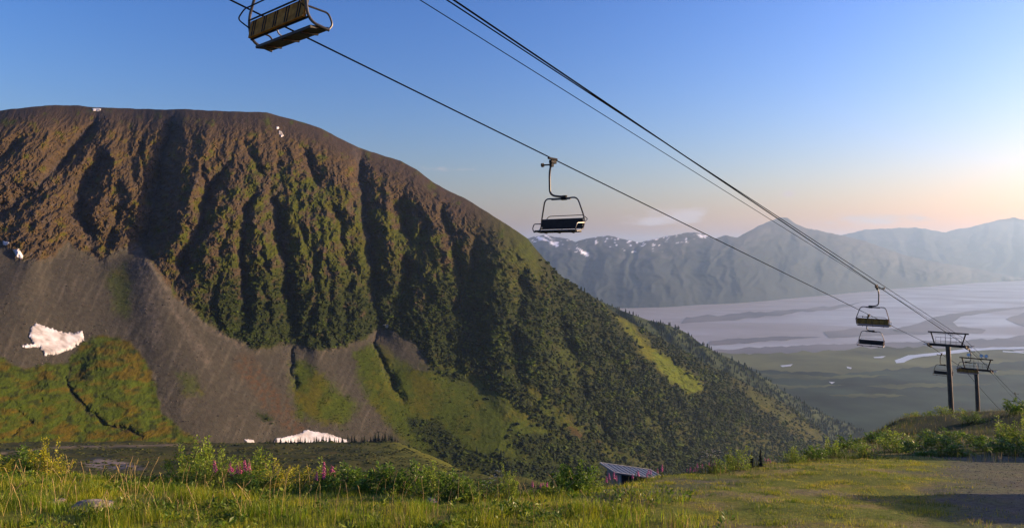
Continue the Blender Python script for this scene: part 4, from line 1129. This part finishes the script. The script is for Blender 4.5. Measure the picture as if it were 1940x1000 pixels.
def make_shrub(seed, h, w, stems, leaves, L0, base, spiky=0.3):
    """returns stem mesh and foliage mesh; several arching stems with leafy side twigs"""
    r = np.random.default_rng(seed)
    mb = MB(); P, Dv = [], []
    for s in range(stems):
        a = r.uniform(0, 2 * np.pi); R = w * 0.5 * math.sqrt(r.random())
        tip = np.array([math.cos(a) * R, math.sin(a) * R, h * (1 - 0.55 * (R / (w * 0.5)) ** 2) * r.uniform(0.65, 1.08) * (1 + spiky * (r.random() < 0.25))])
        b0 = np.array([math.cos(a) * R * 0.3, math.sin(a) * R * 0.3, -0.06])
        mid = (b0 + tip) / 2 + np.array([math.cos(a), math.sin(a), 0]) * -0.06 * h + r.normal(0, 0.03, 3)
        pts = [b0 * (1 - t) ** 2 + 2 * mid * t * (1 - t) + tip * t * t for t in np.linspace(0, 1, 5)]
        mb.tube(pts, [0.009, 0.008, 0.006, 0.004, 0.002], 4, False)
        m = leaves // stems
        for k in range(m):
            t = 0.18 + 0.82 * r.random() ** 0.75
            q = b0 * (1 - t) ** 2 + 2 * mid * t * (1 - t) + tip * t * t
            off = r.normal(0, 1, 3); off /= np.linalg.norm(off)
            rad_ = 0.13 * w * (1.15 - t) * r.random() ** 0.5 + 0.012
            P.append(q + off * rad_); Dv.append(off * 0.8 + np.array([0, 0, 0.45]) + r.normal(0, 0.3, 3))
    P, Dv = np.array(P), np.array(Dv)
    n = len(P)
    g = r.random(n)
    c = np.array(base)[None] * (0.55 + 0.9 * g[:, None]) * np.array([1, 1, 1])[None]
    c = np.where((r.random(n) < 0.12)[:, None], c * np.array([1.5, 1.25, 0.8]), c)
    v, f, cc = leaf_cloud(P, Dv, L0 * r.uniform(0.6, 1.3, n), L0 * 0.2 * r.uniform(0.7, 1.4, n), c, r)
    sm = bpy.data.meshes.new("stems"); sm.from_pydata(mb.v, [], mb.f); sm.materials.append(m_stem)
    fm = mesh_np("foliage", v, f, cc, False); fm.materials.append(m_leaf)
    return sm, fm
G_WIL = (0.19, 0.27, 0.030); G_DARK = (0.10, 0.18, 0.020); G_YEL = (0.32, 0.32, 0.022)
protos = {'willow': [make_shrub(s, 1.0, 1.0, 16, 1500, 0.065, G_WIL, 0.35) for s in (1, 2, 3)],
          'alder': [make_shrub(s, 1.0, 1.15, 14, 1300, 0.085, G_DARK, 0.15) for s in (11, 12, 13)],
          'yellow': [make_shrub(s, 1.0, 0.95, 13, 1000, 0.06, G_YEL, 0.4) for s in (21, 22)]}
def shrub(px, py, hpx, wpx, kind, k, label, group=None, D=None):
    """stands where the sight line through its foot meets the hill"""
    if D is None:
        p = ground_hit(px, py)
    else:
        a, _ = ray(px, py); p = Vector((float(a) * D, D, 0)); p.z = float(ground_z(p.x, p.y))
    h, w = 1.2 * hpx * p.y / F, 1.1 * wpx * p.y / F
    root = empty("leafy_shrub", (p.x, p.y, p.z - 0.04), random.uniform(0, 6.28))
    root.scale = (w, w, h)
    sm, fm = protos[kind][k % len(protos[kind])]
    link("stems", sm, None, root); link("foliage", fm, None, root)
    return tag(root, label, "shrub", group)
GL, GR_ = "shrubs along the left edge of the hilltop", "shrubs on the right bank"
for i, a in enumerate([
    (86, 905, 74, 60, 'yellow', "tall spindly yellow-green shrub near the left edge", 17.4), (40, 902, 46, 70, 'alder', "low dark shrub at the far left under the spindly yellow one", 17.6),
    (120, 903, 40, 60, 'yellow', "low yellowish shrub right of the tall spindly one at left", 17.0),
    (8, 905, 36, 50, 'yellow', "yellow-green shrub touching the left frame edge", 17.0),
    (352, 908, 66, 80, 'willow', "grey-green willow, leftmost of the willow clump", 16.6), (398, 906, 72, 80, 'willow', "tallest grey-green willow in the clump left of the pink flowers", 16.8),
    (440, 912, 56, 70, 'willow', "grey-green willow just left of the pink flower cluster", 16.0), (376, 914, 44, 90, 'willow', "low front willow below the tallest willow", 15.6),
    (492, 915, 58, 80, 'willow', "bright green willow among the pink fireweed", 15.6), (530, 918, 50, 80, 'yellow', "yellow-green shrub right of the pink fireweed", 15.2),
    (470, 926, 34, 90, 'alder', "dark low shrub below the pink fireweed", 14.6), (575, 926, 42, 90, 'yellow', "rounded yellow-green shrub left of the dark broadleaf hedge", 14.5),
    (615, 924, 46, 80, 'willow', "green shrub at the left end of the dark broadleaf hedge", 14.6), (655, 928, 48, 90, 'alder', "dark broadleaf shrub, first of the hedge above the long grass", 14.3),
    (700, 930, 50, 90, 'alder', "dark broadleaf shrub in the middle of the hedge above the long grass", 14.1), (745, 932, 54, 90, 'alder', "dark broadleaf shrub, third in the hedge", 13.9),
    (786, 934, 62, 80, 'alder', "tallest broadleaf shrub in the hedge with leafy crown", 13.8), (820, 940, 50, 80, 'willow', "green shrub just right of the tallest hedge shrub", 13.3),
    (856, 948, 50, 70, 'alder', "leafy shrub drooping at the right end of the hedge", 12.9), (888, 952, 36, 60, 'willow', "small bright shrub beyond the right end of the hedge", 12.6),
    (920, 946, 34, 70, 'alder', "low dark shrub left of the tall cow parsnip stem", 13.0), (964, 950, 52, 40, 'willow', "narrow upright shrub right of the cow parsnip", 12.8),
    (1068, 936, 50, 70, 'alder', "left half of the dark bush standing alone left of the shed", 14.3), (1098, 937, 58, 80, 'alder', "main dark bush standing alone left of the shed", 14.2),
    (1122, 938, 32, 50, 'willow', "pale leafed low shrub at the right foot of the lone dark bush", 14.0)]):
    shrub(a[0], a[1], a[2], a[3], a[4], i, a[5], GL, a[6])
for i, a in enumerate([
    (1398, 893, 36, 56, 'willow', "bright leafy bush right of the pale flower heads on the lawn edge", 18.8), (1362, 895, 22, 50, 'willow', "low leafy shrub left of the bright lawn edge bush", 18.4),
    (1500, 880, 24, 60, 'willow', "low shrub on the lawn edge below the valley end", 21.0), (1545, 878, 26, 50, 'alder', "dark shrub where the lawn edge meets the bank", 22.0),
    (1580, 872, 30, 50, 'willow', "shrub at the left foot of the bank", 24), (1608, 860, 24, 50, 'alder', "dark shrub on the rising crest at the foot of the bank", 29),
    (1660, 850, 24, 70, 'alder', "dark low shrub on the crest left of the nearer tower", 34), (1700, 862, 34, 80, 'willow', "leafy shrub on the bank below the nearer tower, left", 27),
    (1745, 868, 30, 80, 'alder', "dark shrub on the bank straight below the nearer tower", 25), (1800, 866, 30, 90, 'alder', "dark shrub on the bank right of the nearer tower line", 25),
    (1760, 812, 20, 34, 'alder', "round dark bush beside the foot of the nearer tower", 78), (1828, 800, 18, 34, 'alder', "round dark bush between the two towers", 84),
    (1732, 822, 14, 40, 'willow', "low scrub left of the round bush at the nearer tower", 66), (1790, 826, 14, 50, 'willow', "low green scrub in front of the nearer tower foot", 58),
    (1925, 786, 30, 44, 'alder', "dark bush on the crest at the right frame edge", 48), (1900, 842, 40, 70, 'willow', "bright leafy bush on the bank at right", 30),
    (1938, 838, 44, 60, 'willow', "bright leafy bush cut by the right frame edge", 30), (1865, 858, 32, 80, 'alder', "dark shrub low on the bank below the bright leafy bushes", 26.5),
    (1925, 868, 30, 80, 'alder', "dark shrub at the lower right of the bank", 24.5), (1840, 822, 20, 60, 'willow', "scrubby shrub halfway up the bank under the farther tower", 48),
    (1640, 872, 26, 60, 'willow', "grassy green shrub at the back of the gravel pad, left", 23.5), (1790, 846, 26, 80, 'alder', "dark shrub mid bank below both towers", 33)]):
    shrub(a[0], a[1], a[2], a[3], a[4], i, a[5], GR_, a[6])

# ------------------------------------------------------------------ flowering plants
m_pink = plain_mat("pink_petals", (0.42, 0.05, 0.19), 0.6, 0, 0.4, 20)
m_cream = plain_mat("cream_umbels", (0.55, 0.50, 0.36), 0.7, 0, 0.3, 20)
m_straw = plain_mat("dry_stalk", (0.26, 0.19, 0.07), 0.8, 0, 0.3, 20)
def fireweed_mesh(seed):
    r = np.random.default_rng(seed)
    st = MB(); st.tube([(0, 0, -0.04), (r.normal(0, .02), r.normal(0, .02), 0.5), (r.normal(0, .04), r.normal(0, .04), 1.0)], [0.010, 0.008, 0.003], 4)
    P = []; Dv = []
    for k in range(46):
        z = 0.1 + 0.5 * k / 46; a = k * 2.4
        P.append((0, 0, z)); Dv.append((math.cos(a), math.sin(a), 0.35))
    v, f, c = leaf_cloud(np.array(P), np.array(Dv), np.full(46, 0.14) * r.uniform(.7, 1.2, 46), np.full(46, 0.014), np.array([[0.06, 0.085, 0.02]]) * r.uniform(.6, 1.3, (46, 1)), r)
    fl = MB()
    for k in range(34):
        z = 0.58 + 0.40 * k / 34; a = k * 2.4; R = 0.075 * (1 - 0.75 * k / 34)
        q = Vector((math.cos(a) * R, math.sin(a) * R, z)); w = 0.034 * (1 - 0.5 * k / 34)
        t = Vector((-math.sin(a), math.cos(a), 0)); up = Vector((math.cos(a) * -0.4, math.sin(a) * -0.4, 0.9))
        fl.add([q + t * w, q + up * w, q - t * w, q - up * w], [(0, 1, 2, 3)])
        fl.add([Vector((0, 0, z - 0.01)), q + t * w * 0.4, q - t * w * 0.4], [(0, 1, 2)])
    out = []
    sm = bpy.data.meshes.new("stem"); sm.from_pydata(st.v, [], st.f); sm.materials.append(m_stem)
    lm = mesh_np("leaves", v, f, c, False); lm.materials.append(m_leaf)
    fm = bpy.data.meshes.new("flower_spike"); fm.from_pydata(fl.v, [], fl.f); fm.materials.append(m_pink)
    return sm, lm, fm
fw = [fireweed_mesh(s) for s in range(5)]
def fireweed(x, y, h, label, group, k, fat=1.0):
    root = empty("fireweed_plant", (x, y, float(ground_z(x, y)) - 0.02), random.uniform(0, 6))
    root.scale = (h * fat, h * fat, h); root.rotation_euler = (random.uniform(-.1, .1), random.uniform(-.1, .1), random.uniform(0, 6))
    for nm, me in zip(("stem", "leaves", "flower_spike"), fw[k % 5]): link(nm, me, None, root)
    return tag(root, label, "fireweed", group)
clusters = [(470, 915, 15.4, 44, 10, 0.85, 1.5, "pink fireweed in the clump among the left willows"), (625, 915, 14.6, 26, 5, 0.8, 1.5, "pink fireweed in front of the dark broadleaf hedge"),
            (1030, 945, 13.5, 14, 5, 0.42, 1.6, "pink fireweed left of the lone dark bush"), (1160, 925, 15.2, 14, 4, 0.55, 1.3, "pale pink fireweed at the left foot of the shed"),
            (1225, 912, 16.6, 20, 6, 0.42, 1.7, "pink fireweed in front of the shed roof corner"), (1320, 893, 18.6, 30, 12, 0.42, 1.4, "dull pink fireweed under the pale flower heads"),
            (1352, 890, 18.8, 18, 8, 0.48, 1.5, "pink fireweed right of the pale flower heads"),
            (1458, 885, 20.0, 12, 4, 0.3, 1.6, "pink fireweed on the lawn edge under the young conifers"), (1640, 868, 24.5, 16, 6, 0.5, 1.6, "pink fireweed at the back of the gravel pad"),
            (1718, 858, 28, 10, 3, 0.5, 1.5, "pink fireweed on the left of the bank"), (1785, 803, 84, 20, 16, 0.85, 1.7, "magenta fireweed at the foot of the nearer tower"),
            (1848, 790, 100, 12, 12, 0.95, 1.9, "rosy fireweed at the foot of the farther tower"), (1250, 915, 17, 10, 3, 0.5, 1.3, "fading fireweed right of the shed roof")]
kk = 0
for (px, py, D, spread, n, h, fat, lab) in clusters:
    for j, q_ in enumerate(sorted(px + random.gauss(0, spread * 0.6) for _ in range(n))):
        a, _ = ray(q_, py); d = D * random.uniform(0.97, 1.03)
        fireweed(float(a) * d, d, (0.72 if D < 30 else 1.0) * h * random.uniform(0.75, 1.15), nth(j) + " from left of the " + lab, lab, kk, fat * (0.75 if D < 30 else 1)); kk += 1
def parsnip_mesh(seed):
    r = random.Random(seed)
    st = MB(); hd = MB()
    st.tube([(0, 0, -0.04), (0.01, 0, 0.5), (0, 0, 0.8)], [0.012, 0.01, 0.007], 5)
    for k in range(6):
        a = k * 2.2; t = 0.5 + 0.08 * k; tip = Vector((math.cos(a) * 0.13, math.sin(a) * 0.13, t + 0.17 + r.uniform(0, .06)))
        st.tube([(0, 0, t), tip * 0.6 + Vector((0, 0, t)) * 0.4, tip], [0.006, 0.005, 0.004], 4)
        for q in range(16):
            b = r.uniform(0, 6.28); R = 0.055 * math.sqrt(r.random()); c = tip + Vector((math.cos(b) * R, math.sin(b) * R, 0.01 - R * R * 3)); w = 0.011
            hd.add([c + Vector((w, 0, 0)), c + Vector((0, w, .004)), c + Vector((-w, 0, 0)), c + Vector((0, -w, .004))], [(0, 1, 2, 3)])
    sm = bpy.data.meshes.new("stem"); sm.from_pydata(st.v, [], st.f); sm.materials.append(m_stem)
    hm = bpy.data.meshes.new("flower_head"); hm.from_pydata(hd.v, [], hd.f); hm.materials.append(m_cream)
    return sm, hm
cp = [parsnip_mesh(s) for s in range(3)]
for k, (px, py, D, h, lab) in enumerate([(932, 945, 12.8, 0.42, "cream flowered cow parsnip left of the narrow upright shrub"), (946, 946, 12.9, 0.5, "taller cream cow parsnip beside the narrow upright shrub"),
        (918, 948, 12.9, 0.32, "shortest cow parsnip at the right end of the hedge"), (1311, 892, 18.6, 0.34, "leftmost pale flower head on the lawn edge"), (1325, 892, 18.7, 0.42, "pale flower head between the leftmost and the tall ones"),
        (1336, 891, 18.8, 0.55, "tall pale flower head behind the dull pink fireweed"), (1346, 891, 18.8, 0.62, "tallest pale flower head on the lawn edge"), (1360, 892, 18.9, 0.58, "tall pale flower head next to the bright lawn edge bush"),
        (1118, 934, 14.2, 0.26, "cream flowers at the foot of the lone dark bush")]):
    a, _ = ray(px, py); x, y = float(a) * D, D
    root = empty("cow_parsnip", (x, y, float(ground_z(x, y)) - 0.02), random.uniform(0, 6)); root.scale = (h * 1.1, h * 1.1, h)
    for nm, me in zip(("stem", "flower_head"), cp[k % 3]): link(nm, me, None, root)
    tag(root, lab, "wildflower", "cow parsnip plants")

# ------------------------------------------------------------------ grass (uncountable) and loose stones
m_grass = leaf_mat("grass_blades", 0.5, 0.5)
def grass(name, n, xr, yr, dens_f, h_f, wid, cols, kink=0.45):
    x = rng.uniform(*xr, n * 3); y = yr[0] + (yr[1] - yr[0]) * rng.random(n * 3)
    keep = rng.random(n * 3) < dens_f(x, y)
    x, y = x[keep][:n], y[keep][:n]; n = len(x)
    z = ground_z(x, y) - 0.01
    h = h_f(x, y) * rng.uniform(0.45, 1.25, n)
    a = rng.uniform(0, 2 * np.pi, n); lean = rng.uniform(0.05, 1.0, n) * kink
    d = np.stack([np.cos(a), np.sin(a), 0 * a], 1); s = np.stack([-np.sin(a), np.cos(a), 0 * a], 1)
    w = (wid * rng.uniform(0.6, 1.4, n))[:, None]
    b = np.stack([x, y, z], 1); H = h[:, None]; Lh = (lean * h)[:, None]; up = np.array([[0, 0, 1.0]])
    v = np.stack([b - s * w, b + s * w, b + d * Lh * 0.35 + up * H * 0.6 + s * w * 0.7, b + d * Lh * 0.35 + up * H * 0.6 - s * w * 0.7, b + d * Lh * 1.1 + up * H], 1)
    f = np.array([[0, 1, 2], [0, 2, 3], [3, 2, 4]])[None] + (np.arange(n) * 5)[:, None, None]
    pick_ = smooth(-0.35, 0.45, fbm(x / 1.1, y / 1.1, 501, 3) + rng.normal(0, 0.28, n))
    c = np.array(cols[0])[None] * (1 - pick_[:, None]) + np.array(cols[1])[None] * pick_[:, None]
    dk = smooth(0.05, 0.4, fbm(x / 0.7, y / 0.7, 521, 4) + 0.5 * fbm(x / 3, y / 3, 523, 2))[:, None]
    c = c * (1 - 0.88 * dk) + np.array([[0.045, 0.095, 0.008]]) * 0.88 * dk
    dry = rng.random(n) < 0.04 + 0.30 * smooth(0.1, 0.45, fbm(x / 0.9, y / 0.9, 525, 3))
    c = np.where(dry[:, None], np.array([[0.30, 0.22, 0.09]]), c) * rng.uniform(0.6, 1.3, (n, 1))
    me = mesh_np(name, v.reshape(-1, 3), f.reshape(-1, 3), np.repeat(c, 5, 0), False)
    return tag(link(name, me, m_grass), kind="stuff")
def tuft(x, y, s, seed): return smooth(-0.25, 0.35, fbm(x / s, y / s, seed, 3))
top_ok = lambda x, y: (rim_dist(x, y) < 0.9)
inview = lambda x, y: (np.abs(x) < 0.80 * y + 1.0)
longz = lambda x, y: smooth(3.4, 0.6, x - 0.12 * (y - 10) + 0.9 * fbm(x / 1.5, y / 1.5, 503, 3))
grass("long_grass", 95000, (-15, 4.5), (8.2, 20), lambda x, y: top_ok(x, y) * inview(x, y) * longz(x, y) * (0.10 + 0.90 * tuft(x, y, 0.9, 505)), lambda x, y: (0.10 + 0.17 * tuft(x, y, 1.3, 507)) * (0.45 + 0.55 * smooth(-0.3, -2.2, rim_dist(x, y))), 0.0038, ((0.15, 0.235, 0.010), (0.32, 0.32, 0.02)))
padf = lambda x, y: 1 - smooth(-1.6, 1.6, x - (1.4 + 0.52 * y) + 2.2 * fbm(x / 5, y / 5, 313, 4))
grass("short_turf", 85000, (0, 13), (8.5, 24), lambda x, y: top_ok(x, y) * inview(x, y) * padf(x, y) * (1 - longz(x, y)) * (0.2 + 0.8 * tuft(x, y, 0.7, 509)), lambda x, y: 0.025 + 0.06 * tuft(x, y, 0.8, 511) ** 2, 0.0035, ((0.15, 0.20, 0.012), (0.31, 0.29, 0.03)), 0.8)
grass("bank_grass", 42000, (-16, 48), (12, 64), lambda x, y: inview(x, y) * (x > 5) * (rim_dist(x, y) < 2.2) * ((rim_dist(x, y) > -1.1) * 1.0 + (y > 21.5 + 1.2 * fbm(x / 3, y / 3, 515, 2)) * 0.7).clip(0, 1) * (0.3 + 0.7 * tuft(x, y, 1.4, 513)), lambda x, y: 0.16 + 0.30 * tuft(x, y, 2.0, 517), 0.006, ((0.040, 0.060, 0.010), (0.095, 0.095, 0.016)))
def stalks(n):                                             # seed heads standing above the grass
    mb = MB()
    for k in range(n):
        x = random.uniform(-11, 2.5); y = random.uniform(9.5, 16.5)
        if rim_dist(np.array(x), np.array(y)) > 0.4: continue
        z = float(ground_z(x, y)); h = random.uniform(0.25, 0.6); lx, ly = random.gauss(0.06, 0.12), random.gauss(0, 0.1)
        mb.tube([(x, y, z - .02), (x + lx * .4, y + ly * .4, z + h * .6), (x + lx, y + ly, z + h)], [0.004, 0.003, 0.002], 3, False)
        mb.tube([(x + lx * .85, y + ly * .85, z + h * .86), (x + lx, y + ly, z + h * 0.98), (x + lx * 1.2, y + ly * 1.2, z + h * 1.12)], [0.003, 0.009, 0.001], 4, False)
    return tag(mb.build("seed_stalks", m_straw), kind="stuff")
stalks(260)
def weeds(n):                                              # broad-leaved growth mixed through the grass
    x = rng.uniform(-13, 4, n * 4); y = rng.uniform(8.8, 17, n * 4)
    k = (rim_dist(x, y) < -0.1) & (np.abs(x) < 0.8 * y) & (rng.random(n * 4) < tuft(x, y, 1.7, 531) ** 2 + 0.03) & (rng.random(n * 4) < longz(x, y))
    x, y = x[k][:n], y[k][:n]; z = ground_z(x, y); m = len(x)
    q = 14
    size = np.repeat(rng.uniform(0.06, 0.16, m), q)
    ang = rng.uniform(0, 6.28, m * q); h = rng.random(m * q)
    P_ = np.stack([np.repeat(x, q) + 0.3 * size * np.cos(ang), np.repeat(y, q) + 0.3 * size * np.sin(ang), np.repeat(z, q) + h * size * 1.1], 1)
    Dv = np.stack([np.cos(ang), np.sin(ang), 0.3 + 0.9 * rng.random(m * q)], 1)
    tone = np.repeat(rng.random(m), q)[:, None]
    c = (np.array([[0.06, 0.13, 0.012]]) * (1 - tone) + np.array([[0.20, 0.24, 0.02]]) * tone) * rng.uniform(0.6, 1.3, (m * q, 1))
    v, f, cc = leaf_cloud(P_, Dv, size * rng.uniform(0.4, 0.8, m * q), size * rng.uniform(0.10, 0.2, m * q), c, np.random.default_rng(91))
    return tag(link("meadow_weeds", mesh_np("meadow_weeds", v, f, cc, False), m_leaf), kind="stuff")
weeds(950)
m_rock = plain_mat("lichen_rock", (0.20, 0.16, 0.13), 0.9, 0, 0.5, 6.0, bump=0.03)
def rock(px, py, s, label, seed, flat=0.5):
    p = ground_hit(px, py); bm = bmesh.new(); bmesh.ops.create_icosphere(bm, subdivisions=3, radius=1.0)
    for q in bm.verts:
        n = float(fbm(q.co.x * 1.3 + seed, q.co.y * 1.3 + q.co.z * 1.7, seed, 3)); m = max(-0.3, float(pnoise(q.co.x * 0.9 + seed * 3, q.co.z + q.co.y, seed + 5)))
        q.co = Vector((q.co.x, q.co.y, q.co.z * flat)) * (1 + 0.45 * n + 0.25 * m) * s
    me = bpy.data.meshes.new("rock"); bm.to_mesh(me); bm.free()
    o = link("rock", me, m_rock, None, (p.x, p.y, p.z + s * flat * 0.25)); return tag(o, label, "rock", "rocks lying in the grass")
rock(172, 968, 0.32, "largest pale rock lying in the long grass at lower left", 3, 0.4)
rock(104, 955, 0.14, "small rock left of the largest pale rock", 5, 0.5)
rock(218, 966, 0.10, "flat stone right of the largest pale rock", 8, 0.35)
rock(818, 950, 0.10, "pale stone in the grass under the right end of the hedge", 9, 0.6)
def gravel_mesh(n):                                        # loose stones on the pad
    pr = []
    for s in range(3):
        r = np.random.default_rng(600 + s)
        v = np.array([(1, 0, 0), (-1, 0, 0), (0, 1, 0), (0, -1, 0), (0, 0, 1), (0, 0, -1)], float) * r.uniform(0.6, 1.2, (6, 1))
        pr.append((v, np.array([(0, 2, 4), (2, 1, 4), (1, 3, 4), (3, 0, 4), (2, 0, 5), (1, 2, 5), (3, 1, 5), (0, 3, 5)])))
    y = rng.uniform(9, 24, n * 2); x = rng.uniform(1.5, 20, n * 2)
    k = (rim_dist(x, y) < -0.2) & (np.abs(x) < 0.8 * y) & (rng.random(n * 2) < 0.06 + 0.94 * smooth(-0.6, 0.8, x - (1.2 + 0.52 * y) + 2.2 * fbm(x / 5, y / 5, 313, 4)))
    x, y = x[k][:n], y[k][:n]; P_ = np.stack([x, y, ground_z(x, y)], 1)
    s = 0.005 + 0.016 * rng.random(len(x)) ** 4
    c = np.array([[0.105, 0.108, 0.092]]) * rng.uniform(0.6, 1.5, (len(x), 1))
    return scatter_mesh("gravel", pr, P_, s, s * 0.7, c, m_gravel)
m_gravel = terrain_mat("gravel_stones", 30.0, var=0.2)
gravel_mesh(22000)

# ------------------------------------------------------------------ unseen huts, added outside the view to shade the gravel pad
def make_shade_hut(x0, y0, w, d, wall_h, ridge_h, rz, label):
    z0 = min(float(ground_z(x0 + a, y0 + b_)) for a in (0, w) for b_ in (-d / 2, d / 2)) - 0.2
    root = empty("shade_hut", (x0, y0, z0), rz)
    wl_ = MB(); wl_.box((w / 2, 0, wall_h / 2), (w, d, wall_h)); wl_.build("wall", m_wallb, root, False)
    r = MB(); o = 0.35; e = d / 2 + o
    v = [(-o, -e, wall_h), (w + o, -e, wall_h), (w + o, 0, ridge_h), (-o, 0, ridge_h), (-o, e, wall_h), (w + o, e, wall_h)]
    v += [(a, b_, c - 0.12) for a, b_, c in v]
    r.add(v, [(0, 1, 2, 3), (3, 2, 5, 4), (7, 6, 9, 8), (8, 9, 10, 11), (0, 6, 7, 1), (4, 5, 11, 10), (0, 3, 9, 6), (3, 4, 10, 9), (1, 7, 8, 2), (2, 8, 11, 5)])
    r.build("roof", m_roof, root, False)
    dr = MB(); dr.box((-0.03, 0, 1.0), (0.06, 0.9, 1.9)); dr.build("door", m_trim, root, False)
    return tag(root, label, "building", "unseen huts added for their shade")
make_shade_hut(20.0, 12.6, 5.0, 6.4, 3.4, 4.3, math.radians(-4), "longer dark block added out of view to shade the gravel pad")
make_shade_hut(22.5, 25.0, 3.0, 3.0, 2.6, 3.3, math.radians(-4), "smaller dark block added out of view to shade the back of the gravel pad")
# ------------------------------------------------------------------ haze
m_haze = bpy.data.materials.new("haze"); m_haze.use_nodes = True
N, L = m_haze.node_tree.nodes, m_haze.node_tree.links
N.clear()
ho = N.new("ShaderNodeOutputMaterial"); hv = N.new("ShaderNodeVolumePrincipled")
hv.inputs["Color"].default_value = (0.44, 0.68, 1.0, 1)
hv.inputs["Density"].default_value = HAZE_DENSITY
hv.inputs["Anisotropy"].default_value = 0.4
L.new(hv.outputs[0], ho.inputs["Volume"])
def box_mesh(name, x0, x1, y0, y1, z0, z1):
    v = [(x, y, z) for z in (z0, z1) for y in (y0, y1) for x in (x0, x1)]
    f = [(0, 2, 3, 1), (4, 5, 7, 6), (0, 1, 5, 4), (2, 6, 7, 3), (0, 4, 6, 2), (1, 3, 7, 5)]
    me = bpy.data.meshes.new(name); me.from_pydata(v, [], f); me.update(); return me
tag(link("haze", box_mesh("haze", -34000, 40000, -4000, 44000, SEA - 6, 1000), m_haze), kind="stuff")
